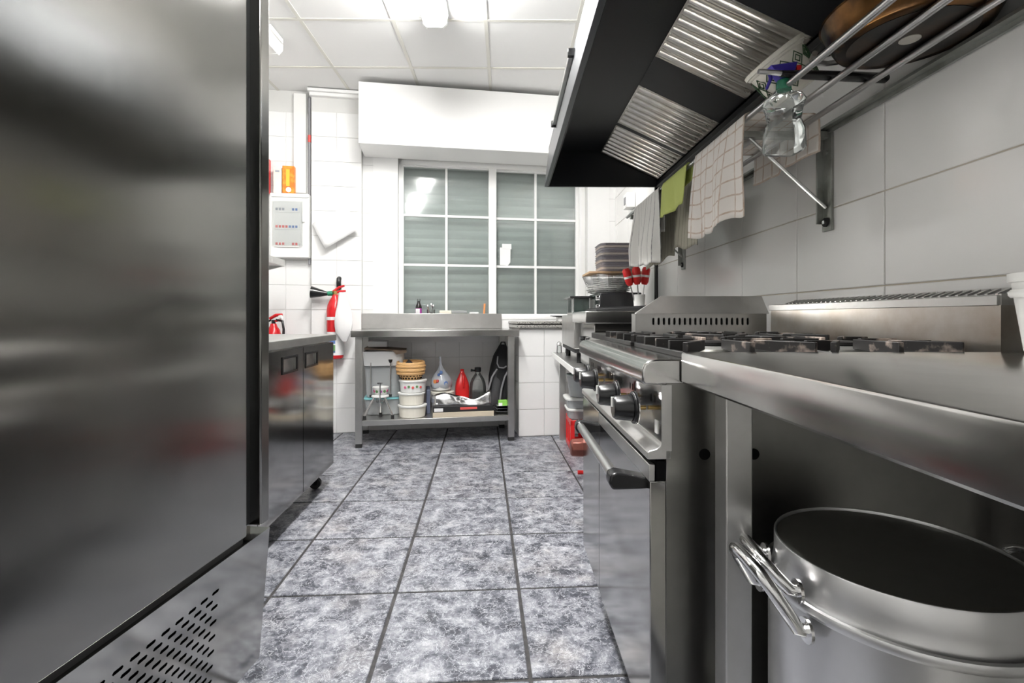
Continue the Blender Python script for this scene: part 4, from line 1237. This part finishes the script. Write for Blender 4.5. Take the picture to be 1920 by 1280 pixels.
# ribbed black plate on the fryer
t = thing('ribbed_plate', 'black ribbed griddle plate lying on the steel fryer', 'plate', R, (.62, 2.7, 1.03))
MB().hexa([(.47, 2.53, 1.031), (.79, 2.53, 1.031), (.79, 2.88, 1.031), (.47, 2.88, 1.031), (.47, 2.53, 1.042), (.79, 2.53, 1.056), (.79, 2.88, 1.056), (.47, 2.88, 1.042)]).part('plate', 'black_matte', t, .003)
me = MB().hexa([(0, -.004, 0), (.30, -.004, .013), (.30, .004, .013), (0, .004, 0), (0, -.002, .008), (.30, -.002, .021), (.30, .002, .021), (0, .002, .008)]).mesh('rib', 'black_matte')
pieces('rib', me, [(.48, 2.55 + .026 * k, 1.0415) for k in range(13)], t)
MB().tube([(.79, 2.62, 1.05), (.85, 2.62, 1.065), (.85, 2.80, 1.065), (.79, 2.80, 1.05)], .007, 8).part('handle', 'black_plastic', t)

# mini oven
t = thing('mini_oven', 'low black mini oven with chrome knobs under the plates', 'oven', R, (.72, 3.3, 1.013))
bx(.60, .87, 3.10, 3.50, 1.028, 1.158).part('body', 'black_plastic', t, .006)
bx(.594, .602, 3.20, 3.49, 1.04, 1.148).part('door', 'door_glass', t)
for z in (1.065, 1.125):
    MB().tube([(.602, 3.15, z), (.585, 3.15, z), (.580, 3.15, z)], [.020, .018, .012], 16).part('knob', 'chrome', t)
for a in (.63, .84):
    for b_ in (3.14, 3.46):
        MB().cyl((a, b_, 1.0135), (a, b_, 1.03), .012, 8).part('foot', 'rubber', t)
# glass warming case left of it
t = thing('glass_case', 'small dark glass food case beside the mini oven', 'case', R, (.52, 3.42, 1.013))
bx(.452, .575, 3.30, 3.60, 1.0135, 1.03).part('base', 'steel', t, .002)
bx(.430, .585, 3.28, 3.62, 1.128, 1.142).part('roof', 'black_plastic', t, .002)
bx(.428, .432, 3.28, 3.62, 1.130, 1.140).part('roof_edge', 'chrome', t)
for a in (.455, .566):
    for b_ in (3.303, 3.590):
        bx(a, a + .006, b_, b_ + .006, 1.03, 1.128).part('post', 'tube_metal', t)
for a in (.456, .568):
    bx(a, a + .003, 3.31, 3.59, 1.03, 1.128).part('side_glass', 'door_glass', t)
for b_ in (3.304, 3.592):
    bx(.461, .566, b_, b_ + .003, 1.03, 1.128).part('end_glass', 'door_glass', t)

# wrapped plates, board, trays
PXc, PYc = .70, 3.32
zz = 1.1585
for k in range(8):
    r = .145 + .012 * (k / 7) + random.uniform(-.004, .004)
    lab = ['lowest plate of the wrapped pile on the mini oven', 'second plate from the bottom of the wrapped pile', 'third plate from the bottom of the wrapped pile', 'fourth plate from the bottom of the wrapped pile', 'fifth plate from the bottom of the wrapped pile', 'sixth plate from the bottom of the wrapped pile', 'seventh plate from the bottom of the wrapped pile', 'topmost plate of the wrapped pile under the board'][k]
    MB().lathe([(r * .55, 0), (r * .6, .002), (r * .97, .009), (r, .011), (r * .97, .012), (r * .6, .005), (.0, .004)], (0, 0, 0), 28).solo('plate', 'plate_white', 'white ' + lab, 'plate', loc=R.pt((PXc + random.uniform(-.006, .006), PYc + random.uniform(-.006, .006), zz)), group='plates piled on the mini oven')
    zz += .0125
def wrapf(i, j):
    a = 2 * pi * i; r = .112 + .062 * j + .012 * sin(7 * a + 3 * j) * (.4 + j) + .006 * sin(17 * a)
    return (PXc + r * cos(a), PYc + r * sin(a), 1.16 + .118 * j + .006 * sin(5 * a) * j)
MB().grid(60, 6, wrapf).solo('plastic_wrap', 'bag_clear', 'crumpled clear plastic wrapped around the plate pile', 'plastic', R, (PXc, PYc, 1.16))
zb_ = 1.288
bx(.545, .905, 3.18, 3.47, zb_, zb_ + .014).solo('wooden_board', 'wood', 'thin wooden board on the wrapped plates', 'board', R, (.725, 3.32, zb_), bevel=.002)
ords = ['bottom', 'second', 'third', 'fourth', 'fifth', 'sixth', 'seventh', 'eighth', 'ninth', 'tenth', 'eleventh', 'top']
z = zb_ + .0145
for k in range(12):
    dx, dy = random.uniform(-.004, .004), random.uniform(-.004, .004)
    lab = ('dark' if k % 3 != 1 else 'tan') + ' flat tray, ' + ('%s of the tray stack on the wooden board' % ords[k] if k in (0, 11) else '%s from the bottom of the tray stack' % ords[k])
    m_ = MB().lathe([(-.012, 0), (-.004, .001), (0, .012), (.003, .0135), (.003, .0150), (-.002, .0150), (-.008, .004)], (0, 0, 0), 28, rect=(.118, .125, .32))
    m_.solo('flat_tray', 'tray_dark' if k % 3 != 1 else 'tray_tan', lab, 'tray', loc=R.pt((.745 + dx, 3.32 + dy, z)), rz=R.a, group='stack of flat trays')
    z += .0158

# red handled tools standing in a white beaker at the back of the fryer
bu, bv = .80, 2.905
t = thing('white_beaker', 'white beaker holding red handled tools beside the striped towel', 'beaker', R, (bu, bv, 1.03))
MB().lathe([(.028, .001), (.030, .003), (.036, .105), (.034, .105), (.028, .006), (.0, .005)], (bu, bv, 1.03), 20).part('body', 'white_plastic', t)
for k, (da, db, lean, nm) in enumerate(((-.012, .0, -.30, 'red handled tool leaning furthest left in the beaker'), (0, -.012, -.12, 'red handled tool in the middle of the beaker'), (.012, .006, .10, 'red handled tool nearest the wall in the beaker'))):
    t = thing('red_tool', nm, 'tool', R, (bu + da, bv + db, 1.04))
    x0, y0 = bu + da, bv + db
    d = Vector((sin(lean), -.1, cos(lean)))
    p0 = Vector((x0 - .0 , y0, 1.04))
    MB().tube([p0, p0 + d * .16], .004, 8).part('shaft', 'tube_metal', t)
    MB().tube([p0 + d * .155, p0 + d * .17, p0 + d * .245, p0 + d * .26], [.014, .023, .025, .017], 10).part('grip', 'red_plastic', t)
    MB().tube([p0 + d * .20, p0 + d * .213], [.0252, .0255], 10).part('band', 'white_plastic', t)

# black riser pipe on the right wall at the end of the hood
t = thing('riser_pipe', 'black vertical pipe on the right wall below the hood', 'pipe', R, (1.01, 3.22, .95))
MB().cyl((1.006, 3.235, .95), (1.006, 3.235, HZ0 + .1), .0125, 12).part('pipe', 'black_plastic', t)
for z in (1.1, 1.5):
    bx(1.0, 1.032, 3.22, 3.25, z, z + .02).part('clip', 'black_plastic', t)
# switch box beyond the hood
t = thing('switch_box', 'small grey switch box high on the wall past the hood', 'switch', R, (1.01, 3.92, 1.88))
bx(.962, 1.032, 3.86, 3.97, 1.88, 2.0).part('case', 'white_plastic', t, .004)
bx(.957, .963, 3.89, 3.94, 1.91, 1.97).part('rocker', 'strap_grey', t, .002)

# chrome shakers on the stand
for k, (u, v, lab) in enumerate(((.425, 3.90, 'left chrome shaker on the low steel stand'), (.49, 3.86, 'right chrome shaker on the low steel stand'))):
    t = thing('shaker', lab, 'shaker', R, (u, v, EZ), group='chrome shakers on the stand')
    MB().lathe([(.02, .0005), (.022, .004), (.019, .055), (.021, .058)], (u, v, EZ), 18).part('jar', 'clear_plastic', t)
    MB().lathe([(.021, .058), (.023, .060), (.022, .075), (.012, .088), (.004, .091)], (u, v, EZ), 18).part('cap', 'chrome', t)

# ---- crate and boxes under the stand
t = thing('red_crate', 'red plastic crate on the floor under the stand', 'crate', R, (.60, 3.74, 0))
m_ = MB()
cu0, cu1, cv_0, cv_1 = .475, .80, 3.58, 3.87
for z0_, z1_ in ((0.0, .04), (.19, .23)):
    m_.box(cu0, cu0 + .012, cv_0, cv_1, z0_, z1_); m_.box(cu1 - .012, cu1, cv_0, cv_1, z0_, z1_)
    m_.box(cu0, cu1, cv_0, cv_0 + .012, z0_, z1_); m_.box(cu0, cu1, cv_1 - .012, cv_1, z0_, z1_)
m_.box(cu0, cu1, cv_0, cv_1, 0, .01)
m_.part('frame', 'red_plastic', t, .002)
for b_ in [cv_0 + k * (cv_1 - cv_0 - .03) / 3 for k in range(4)]:
    bx(cu0 + .001, cu0 + .011, b_, b_ + .03, .04, .19).part('slat', 'red_plastic', t)
for a in [cu0 + k * (cu1 - cu0 - .03) / 3 for k in range(4)]:
    for b_ in (cv_0 + .001, cv_1 - .011):
        bx(a, a + .03, b_, b_ + .01, .04, .19).part('slat', 'red_plastic', t)
z = .231
for k, nm in enumerate(('lower white food container on the red crate', 'upper white food container on the red crate')):
    t = thing('food_container', nm, 'container', R, (.60, 3.73, z), group='containers on the red crate')
    MB().lathe([(-.012, 0), (-.008, .003), (0, .06), (.002, .062)], (.60 - .012 * k, 3.73, z), 28, rect=(.135, .12, .35)).part('tub', 'milky_plastic', t)
    MB().lathe([(.006, .062), (.010, .064), (.010, .075), (.004, .078)], (.60 - .012 * k, 3.73, z), 28, rect=(.135, .12, .35)).part('lid', 'plate_white', t)
    z += .079
t = thing('green_lined_bucket', 'white bucket with dark green inside on the containers', 'bucket', R, (.57, 3.72, z))
MB().lathe([(.085, 0), (.092, .006), (.110, .15), (.116, .155), (.118, .165), (.114, .170), (.108, .165), (.090, .012), (.0, .01)], (.575, 3.72, z), 32).part('pail', 'milky_plastic', t)
MB().lathe([(.1095, .160), (.1135, .1712), (.1115, .1715), (.106, .155), (.089, .014), (.0, .0125)], (.575, 3.72, z), 32).part('lining', 'dark_green_inside', t)

# black baking sheet on the granite ledge
q0, q1 = onwall(1027, 590)[0], onwall(1078, 590)[0]
t = thing('baking_sheet', 'black baking sheet lying on the window ledge', 'tray', B, (q0, WALL_V - .15, .963))
bx(q0 + .02, q1, WALL_V - .22, WALL_V - .10, 1.0, 1.012).part('sheet', 'black_matte', t, .003)
bx(q0 - .01, q0 + .022, WALL_V - .18, WALL_V - .14, 1.004, 1.014).part('grip', 'strap_grey', t, .002)
bx(q0 + .05, q1 - .02, WALL_V - .20, WALL_V - .12, .963, 1.0).part('foot_block', 'white_plastic', t)

# ================================================================ steel bench below the window (frame N)
BL, BD, BZ = 1.30, .565, .896
t = thing('steel_bench', 'stainless steel bench with backsplash below the window', 'bench', N, (BL / 2, BD / 2, 0))
bx(0, BL, 0, BD, BZ - .05, BZ).part('top', 'steel_top', t, .003)
bx(.015, BL - .055, BD - .02, BD, BZ, BZ + .135).part('backsplash', 'steel', t, .003)
for a in (.03, BL - .085):
    for b_ in (.03, BD - .075):
        lg = bx(a, a + .05, b_, b_ + .05, .03, BZ - .05).part('leg', 'steel', t, .002)
        bx(a + .002, a + .048, b_ + .002, b_ + .048, 0, .03).part('leg_foot', 'rubber', lg)
bx(.05, BL - .05, .04, BD - .04, .163, .205).part('lower_shelf', 'steel', t, .002)
SZ = .2052

# ---- left stack: clear bins, foam box, cardboard
def bin_(label, s0, s1, d0_, d1_, z0, z1, lid, fill):
    t = thing('storage_bin', label, 'bin', N, ((s0 + s1) / 2, (d0_ + d1_) / 2, z0))
    cx, cy = (s0 + s1) / 2, (d0_ + d1_) / 2
    h_ = z1 - z0
    MB().lathe([(-.018, 0), (-.012, .006), (0, h_ - .016), (.004, h_ - .015), (.004, h_ - .012), (-.002, h_ - .012), (-.015, .010)], (cx, cy, z0), 32, rect=((s1 - s0) / 2, (d1_ - d0_) / 2, .28)).part('tub', 'milky_plastic', t)
    MB().lathe([(.005, h_ - .0118), (.010, h_ - .010), (.010, h_ - .003), (.0, h_)], (cx, cy, z0), 32, rect=((s1 - s0) / 2, (d1_ - d0_) / 2, .28)).part('lid', lid, t)
    if fill: MB().lathe([(-.03, .012), (-.022, .02), (-.016, h_ * .55), (-.03, h_ * .62)], (cx, cy, z0), 24, rect=((s1 - s0) / 2, (d1_ - d0_) / 2, .35)).part('contents', fill, t)
bin_('lower clear storage bin with turquoise lid under the bench', .075, .375, .225, .50, SZ, .345, 'teal_plastic', 'plate_white')
bin_('upper clear storage bin below the white foam box', .075, .375, .225, .50, .3455, .605, 'milky_plastic', 'white_cream')
t = thing('foam_box', 'white foam box stacked on the clear bins', 'box', N, (.22, .35, .6055))
MB().lathe([(-.008, 0), (0, .004), (.008, .115), (.010, .118), (.0, .118), (-.004, .02)], (.225, .35, .6055), 32, rect=(.155, .155, .25)).part('box', 'foam', t)
t = thing('cardboard_sheet', 'brown folded cardboard lying on the foam box', 'cardboard', N, (.22, .33, .7245))
MB().hexa([(.08, .18, .7400), (.40, .16, .7245), (.40, .48, .7245), (.08, .48, .7400), (.08, .18, .755), (.40, .16, .731), (.40, .48, .731), (.08, .48, .755)]).part('sheet', 'cardboard', t)
MB().hexa([(.33, .155, .7), (.41, .155, .715), (.41, .159, .715), (.33, .159, .7), (.30, .155, .73), (.41, .155, .736), (.41, .159, .736), (.30, .159, .73)]).part('flap', 'cardboard', t)
bx(.10, .25, .25, .45, .7555, .80).solo('white_carton', 'paper', 'white carton under the bench top on the cardboard', 'carton', N, (.17, .35, .7555), bevel=.003)

# ---- tripod stand of a juicer / press
t = thing('tripod_press', 'chrome tripod kitchen press with tall guide rods', 'press', N, (.195, .13, SZ))
PZ = .375
MB().lathe([(.05, -.008), (.055, -.004), (.055, .006), (.045, .010)], (.205, .14, PZ), 24, sx=1.25).part('platform', 'white_plastic', t)
MB().lathe([(.03, -.05), (.034, -.045), (.036, -.008), (.03, -.006)], (.21, .14, PZ), 16).part('outlet', 'clear_plastic', t)
for (x1, y1) in ((.095, .075), (.305, .075), (.205, .185)):
    x0 = .205 + (x1 - .205) * .38; y0 = .14 + (y1 - .14) * .38
    lg = MB().tube([(x0, y0, PZ - .006), (x1, y1, SZ + .026)], .0085, 10).part('leg', 'chrome', t)
    MB().cyl((x1, y1, SZ + .0003), (x1, y1, SZ + .03), .012, 12).part('leg_tip', 'rubber', lg)
for x in (.135, .285):
    r_ = MB().cyl((x, .14, PZ), (x, .14, PZ + .265), .0045, 8).part('guide_rod', 'tube_metal', t)
    MB().cyl((x, .14, PZ - .006), (x, .14, PZ + .012), .011, 10).part('rod_base', 'rubber', r_)
MB().tube([(.285, .14, PZ + .262), (.285, .14, PZ + .275), (.285, .14, PZ + .288)], [.008, .015, .017], 14).part('knob', 'black_plastic', t)
cr_ = MB(); cr_.cyl((.21, .075, PZ - .05), (.21, .075, PZ + .02), .005, 8); cr_.cyl((.21, .075, PZ + .05), (.21, .075, PZ + .11), .006, 8); cr_.cyl((.21, .09, PZ + .02), (.21, .09, PZ + .06), .006, 8)
cr_.box(.19, .23, .07, .08, PZ + .105, PZ + .115)
cr_.part('spout', 'chrome', t)
bl = MB().lathe([(.04, .0), (.045, .004), (.062, .055), (.064, .062), (.058, .06), (.04, .008)], (.21, .145, PZ + .011), 24).part('bowl', 'plate_white', t)
for k, m_ in enumerate(('pink_print', 'leaf_print', 'purple_print', 'leaf_print', 'pink_print')):
    a_ = radians(-150 + k * 32); r_ = .0575
    MB().cyl((.21 + cos(a_) * (r_ - .004), .145 + sin(a_) * (r_ - .004), PZ + .043), (.21 + cos(a_) * r_, .145 + sin(a_) * r_, PZ + .042), .011, 10).part('flower_print', m_, bl)

# ---- three tubs and the baskets
tx, ty = .455, .155
def tub(label, z, r, h_, m_body, floral=False, dx=0):
    t = thing('food_tub', label, 'tub', N, (tx + dx, ty, z), group='round tubs stacked on the bench shelf')
    MB().lathe([(r * .84, 0), (r * .90, .004), (r * .97, h_ - .014), (r * .97, h_ - .012)], (tx + dx, ty, z), 36).part('tub', m_body, t)
    MB().lathe([(r * 1.0, h_ - .016), (r * 1.03, h_ - .013), (r * 1.03, h_ - .003), (r * .98, h_ - .0005)], (tx + dx, ty, z), 36).part('lid', 'plate_white', t)
    if floral:
        for k, mm in enumerate(('pink_print', 'leaf_print', 'red_print', 'leaf_print', 'red_print')):
            a_ = radians(-125 + 18 * k); rr = r * .95
            MB().cyl((tx + dx + cos(a_) * (rr - .006), ty + sin(a_) * (rr - .006), z + .045 + .006 * (k % 2)), (tx + dx + cos(a_) * (rr + .0015), ty + sin(a_) * (rr + .0015), z + .045 + .006 * (k % 2)), .010, 8).part('flower_print', mm, t)
tub('bottom cream tub of the stack on the bench shelf', SZ, .112, .098, 'white_cream')
tub('middle cream tub of the stack on the bench shelf', SZ + .0985, .105, .098, 'white_cream', dx=-.006)
tub('top white tub with flower print under the baskets', SZ + .197, .108, .10, 'plate_white', True, dx=.004)
def basket(label, z, r, h_, tilt, openw=False):
    t = thing('wicker_basket', label, 'basket', loc=N.pt((tx - .012, ty, z)), rz=N.a, tilt=(tilt, 0), group='nested wicker baskets')
    w = MB().lathe([(r * .66, 0), (r * .70, .004), (r * .92, h_ - .012), (r * .88, h_ - .012), (r * .66, .008), (.0, .007)], (0, 0, 0), 32).part('weave', 'wicker', t)
    for q in range(3):
        rr = r * (.95 + .022 * (1 - abs(q - 1))); zz = h_ - .014 + .008 * q
        MB().tube([(rr * cos(2 * pi * k / 36), rr * sin(2 * pi * k / 36), zz) for k in range(36)], .0058, 6, closed=True).part('rim_strand', 'wicker', t)
    if openw:
        me_ = MB().box(-.006, .006, -.0025, .0025, -.008, .008).mesh('gap', 'black_hole')
        l_ = []; rt = []
        for row in range(2):
            for k in range(22):
                a_ = 2 * pi * (k + .5 * row) / 22; zz = .016 + .02 * row; rr = r * (.70 + .22 * zz / h_) 
                l_.append((rr * cos(a_), rr * sin(a_), zz)); rt.append((0, 0, a_ + pi / 2))
        pieces('weave_gap', me_, l_, w, rots=rt)
zb = SZ + .2975
basket('lowest wicker basket with open weave on the floral tub', zb, .112, .06, 0, True)
basket('second wicker basket of the nested pile', zb + .026, .116, .06, radians(1.5))
basket('third wicker basket of the nested pile', zb + .050, .118, .06, radians(-1.5))
basket('top wicker basket holding a dark napkin', zb + .076, .112, .06, radians(2.5))
def napk(i, j):
    x, y = i - .5, j - .5
    return (tx - .03 + x * .12, ty - .03 + y * .09, zb + .118 + .042 * max(0, 1 - 2.6 * sqrt(x * x + y * y)) + .006 * sin(9 * x + 4 * y))
o = MB().grid(12, 10, napk).solo('dark_napkin', 'backpack_black', 'crumpled dark napkin lying in the top basket', 'napkin', N, (tx, ty, zb + .09))
o.modifiers.new('thick', 'SOLIDIFY').thickness = .004

# ---- bucket with bag of flour, dark box beside
bx(.566, .598, .22, .42, SZ, SZ + .20).solo('navy_box', 'navy_plastic', 'dark blue box between the tubs and the white bucket', 'box', N, (.59, .3, SZ), bevel=.004)
bxu, byv = .700, .29
t = thing('white_bucket', 'white lidded bucket behind the foil box', 'bucket', N, (bxu, byv, SZ))
MB().lathe([(.080, 0), (.085, .004), (.092, .155), (.092, .158)], (bxu, byv, SZ), 32).part('pail', 'plate_white', t)
MB().lathe([(.095, .150), (.099, .153), (.099, .172), (.090, .176)], (bxu, byv, SZ), 32).part('lid', 'white_cream', t)
MB().lathe([(.0925, .085), (.0945, .085), (.0945, .12), (.0925, .12)], (bxu, byv, SZ), 32).part('print_band', 'grey_print', t)
t = thing('flour_bag', 'knotted plastic bag of flour on the white bucket', 'bag', N, (bxu - .01, byv, SZ + .1765))
zb_ = SZ + .177
def fb(i, j):
    a = 2 * pi * i
    ws = [.05, .086, .090, .080, .058, .030, .012, .008, .012]; jj = j * 8; k = int(min(jj, 7)); f = jj - k
    r = ws[k] * (1 - f) + ws[k + 1] * f
    r *= 1 + .07 * sin(5 * a + 6 * j)
    return (bxu - .012 + r * cos(a) - .02 * max(0, j - .6), byv + r * .85 * sin(a), zb_ + .285 * j ** 1.05)
MB().grid(28, 16, fb).part('bag', 'bag_milky', t)
MB().lathe([(.05, .002), (.080, .012), (.083, .06), (.074, .095), (.04, .105)], (bxu - .012, byv, zb_), 24, sy=.85).part('flour', 'plate_white', t)
for (a_, z_, m_, s_) in ((-2.2, .085, 'orange_plastic', .016), (-1.95, .09, 'red_print', .012), (-1.15, .07, 'blue_print', .018), (-1.6, .16, 'blue_print', .014), (-1.9, .14, 'blue_print', .012)):
    rr = .089 if z_ < .12 else .066
    MB().cyl((bxu - .012 + cos(a_) * (rr - .012), byv + sin(a_) * (rr - .012) * .85, zb_ + z_), (bxu - .012 + cos(a_) * (rr + .003), byv + sin(a_) * (rr + .003) * .85, zb_ + z_), s_, 8).part('bag_print', m_, t)

# ---- red jug
jx, jy = .868, .33
t = thing('red_jug', 'red plastic jug without cap behind the foil box', 'jug', N, (jx, jy, SZ))
MB().lathe([(-.006, 0), (0, .006), (.001, .20), (-.006, .24), (-.022, .28), (-.038, .315), (-.046, .335), (-.050, .337)], (jx, jy, SZ), 28, rect=(.059, .058, .55)).part('body', 'red_plastic', t)
MB().tube([(jx, jy - .030, SZ + .32), (jx + .004, jy - .058, SZ + .29), (jx + .006, jy - .066, SZ + .25), (jx + .006, jy - .058, SZ + .20)], .010, 10).part('grip', 'red_plastic', t)
MB().lathe([(.014, .335), (.016, .337), (.016, .348), (.010, .350)], (jx, jy, SZ), 16).part('neck', 'red_plastic', t)

# ---- large bottle with dark liquid
bx_, by_ = 1.000, .31
t = thing('large_bottle', 'large clear bottle half full of dark liquid', 'bottle', N, (bx_, by_, SZ))
MB().lathe([(.060, 0), (.068, .006), (.070, .05), (.067, .07), (.070, .09), (.070, .19), (.066, .23), (.052, .27), (.032, .30), (.022, .315), (.022, .33)], (bx_, by_, SZ), 32).part('bottle', 'clear_plastic', t)
MB().lathe([(.055, .003), (.065, .008), (.067, .05), (.064, .07), (.067, .09), (.067, .165), (.060, .166)], (bx_, by_, SZ), 32).part('liquid', 'dark_liquid', t)
MB().lathe([(.027, .328), (.028, .330), (.028, .362), (.024, .365)], (bx_, by_, SZ), 18).part('cap', 'black_plastic', t)
MB().tube([(bx_ - .025, by_, SZ + .338), (bx_ - .045, by_ - .01, SZ + .340), (bx_ - .060, by_ - .012, SZ + .342)], [.008, .008, .013], 10).part('cap_loop', 'black_plastic', t)

# ---- long carton and foil box with foil on it
t = thing('flat_carton', 'flat pale carton at the front of the bench shelf', 'carton', N, (.84, .10, SZ))
bx(.615, 1.10, .045, .16, SZ, SZ + .040).part('box', 'carton', t, .002)
t = thing('foil_box', 'long black foil roll box with red print', 'box', N, (.84, .10, SZ + .0405))
bx(.615, 1.095, .050, .13, SZ + .0405, SZ + .085).part('box', 'black_matte', t, .002)
bx(.625, .695, .0485, .0515, SZ + .047, SZ + .073).part('white_print', 'paper', t)
bx(.83, .965, .0485, .0515, SZ + .058, SZ + .076).part('red_print', 'red_print', t)
rf = random.Random(4)
PH = [rf.uniform(0, 6) for _ in range(8)]
def foilf(i, j):
    x = .63 + .45 * i
    top = .075 + .025 * sin(6 * i + .6) + .035 * max(0, i - .75) * 4
    w = sin(13 * i + PH[0]) * .005 + sin(21 * i + 5 * j + PH[1]) * .004 + sin(6 * j + 7 * i) * .005
    return (x, .075 + .035 * j + w, SZ + .086 + top * j + .003 * sin(17 * i + 5 * j) * j)
o = MB().grid(26, 5, foilf).solo('foil_sheet', 'foil', 'crumpled aluminium foil standing on the foil box', 'foil', N, (.85, .09, SZ + .086), smooth=20)
o.modifiers.new('thick', 'SOLIDIFY').thickness = .001

# ---- backpack
t = thing('backpack', 'black and grey backpack leaning at the right bench leg', 'backpack', N, (1.19, .33, SZ))
def bp(i, j):
    a = 2 * pi * i
    jj = j * 6; k = int(min(jj, 5)); f = jj - k
    wx = [.075, .095, .10, .10, .09, .075, .03]; wy = [.07, .095, .10, .10, .09, .07, .03]
    x = wx[k] * (1 - f) + wx[k + 1] * f; y = wy[k] * (1 - f) + wy[k + 1] * f
    cxn = 1.185 + .045 * j
    ca, sa = cos(a), sin(a)
    ex = math.copysign(abs(ca) ** .7, ca); ey = math.copysign(abs(sa) ** .7, sa)
    return (cxn + x * ex * (1 + .03 * sin(9 * j + 3 * a)), .36 + .04 * j + y * ey, SZ + .005 + .545 * j)
MB().grid(32, 22, bp).part('bag', 'backpack_black', t)
def pk(i, j):
    x = 1.10 + .085 * i + .03 * j; bul = sin(pi * i) * sin(pi * min(1, j * 1.1 + .05))
    return (x, .272 - .022 * bul + .02 * j, SZ + .05 + .28 * j)
MB().grid(12, 12, pk).part('pocket', 'backpack_grey', t)
for x0, x1 in ((1.075, 1.13), (1.185, 1.235)):
    MB().tube([(x0, .262, SZ + .09), (x0 + .01, .245, SZ + .19), (x0 + .04, .25, SZ + .29), (x1 + .03, .27, SZ + .35)], .008, 8).part('strap', 'strap_grey', t)
MB().tube([(1.165, .262, SZ + .46), (1.160, .258, SZ + .40), (1.175, .256, SZ + .365), (1.215, .258, SZ + .36), (1.24, .262, SZ + .375)], .006, 8).part('zip', 'strap_grey', t)
MB().tube([(1.20, .36, SZ + .54), (1.21, .35, SZ + .575), (1.24, .35, SZ + .575), (1.25, .36, SZ + .54)], .007, 8).part('grab_loop', 'backpack_black', t)

# ---- steel dishes with a green packet
dx_, dy_ = 1.185, .135
z = SZ
for k, nm in enumerate(('lowest steel dish of the pile at the right bench leg', 'middle steel dish of the pile at the right bench leg', 'top steel dish carrying the green packet')):
    MB().lathe([(-.03, 0), (-.024, .002), (-.004, .024), (.004, .026), (.004, .028), (-.006, .026), (-.028, .006)], (dx_, dy_, z), 28, rect=(.075, .062, .5)).solo('steel_dish', 'chrome', nm, 'dish', N, (dx_, dy_, z), group='steel dishes on the bench shelf')
    z += .023
t = thing('green_packet', 'small lime green packet on the steel dishes', 'packet', N, (dx_, dy_, z - .014))
bx(dx_ - .035, dx_ + .035, dy_ - .02, dy_ + .02, z - .014, z + .040).part('packet', 'lime_card', t, .002)
bx(dx_ - .036, dx_ - .005, dy_ - .0215, dy_ - .019, z - .008, z + .02).part('print', 'paper', t)

# ================================================================ things on the window sill
def sillpt(px, off=-.045):
    return onwall(px, 590, off)[0]
VS = WALL_V + .045
SL = .9972
x = sillpt(785)
t = thing('syrup_bottle', 'dark bottle with purple and white label on the sill', 'bottle', B, (x, VS, SL))
MB().lathe([(.024, .0003), (.027, .004), (.027, .095), (.020, .115), (.013, .13), (.012, .145)], (x, VS, SL), 20).part('bottle', 'dark_liquid', t)
MB().lathe([(.0276, .005), (.0276, .08)], (x, VS, SL), 20).part('label', 'purple_print', t)
MB().grid(8, 1, lambda i, j: (x + .0282 * sin(-1.1 + 1.5 * i), VS - .0282 * cos(-1.1 + 1.5 * i), SL + .006 + .07 * j)).part('label_front', 'paper', t)
MB().lathe([(.0145, .145), (.015, .147), (.015, .165), (.012, .166)], (x, VS, SL), 16).part('cap', 'clear_plastic', t)
x = sillpt(808)
t = thing('cutlery_jar', 'clear jar on the window sill filled with cutlery', 'jar', B, (x, VS, SL))
MB().lathe([(.030, .0003), (.034, .004), (.038, .07), (.036, .07), (.031, .006), (.0, .005)], (x, VS, SL), 22).part('jar', 'clear_plastic', t)
rr = random.Random(2)
for k, nm in enumerate(('steel spoon leaning left in the sill jar', 'steel fork upright in the sill jar', 'dark handled knife in the sill jar', 'steel spoon leaning right in the sill jar', 'wooden stick in the sill jar')):
    a = radians(-70 + k * 70); le = (.14, .13, .145, .125, .15)[k]
    q0 = Vector((x + .012 * cos(a), VS + .012 * sin(a), SL + .007)); q1 = q0 + Vector((((-.028, -.008, .006, .026, -.02)[k]), .01 * sin(a), .085 + .01 * (k % 3)))
    t2 = thing('cutlery', nm, 'cutlery', B, tuple(q0))
    MB().tube([q0, q1], .004, 8).part('shank', ('chrome', 'chrome', 'black_plastic', 'chrome', 'wood')[k], t2)
    if k in (0, 1, 3):
        MB().tube([q1, q1.lerp(q0, -.12), q1.lerp(q0, -.26)], [.005, .010, .006], 10).part('bowl', 'chrome', t2)
x0, x1 = sillpt(824), sillpt(846)
bx(x0, x1, VS - .035, VS + .03, SL, SL + .062).solo('pale_carton', 'beige_box', 'pale carton on the sill right of the cutlery jar', 'carton', B, (x0, VS, SL), bevel=.003)
x0, x1 = sillpt(847), sillpt(874)
t = thing('food_tray', 'clear food tray with cream contents on the sill', 'tray', B, (x0, VS, SL))
bx(x0, x1, VS - .03, VS + .03, SL, SL + .035).part('contents', 'white_cream', t, .006)
bx(x0 - .004, x1 + .008, VS - .036, VS + .036, SL + .036, SL + .062).part('cover', 'bag_clear', t, .006)
x0, x1 = sillpt(880), sillpt(897)
bx(x0, x1, VS - .03, VS + .02, SL, SL + .048).solo('white_packet', 'paper', 'white packet on the sill beside the orange stick holder', 'packet', B, (x0, VS, SL), bevel=.005)
x0 = sillpt(906)
t = thing('orange_brush', 'orange basting brush standing at the right of the sill', 'brush', B, (x0, VS, SL))
MB().tube([(x0 - .05, VS, SL + .014), (x0 + .012, VS, SL + .014)], [.014, .013], 10).part('head', 'orange_plastic', t)
MB().tube([(x0 + .008, VS, SL + .012), (x0 + .010, VS, SL + .07), (x0 + .014, VS, SL + .125)], [.009, .008, .010], 10).part('stick', 'orange_plastic', t)
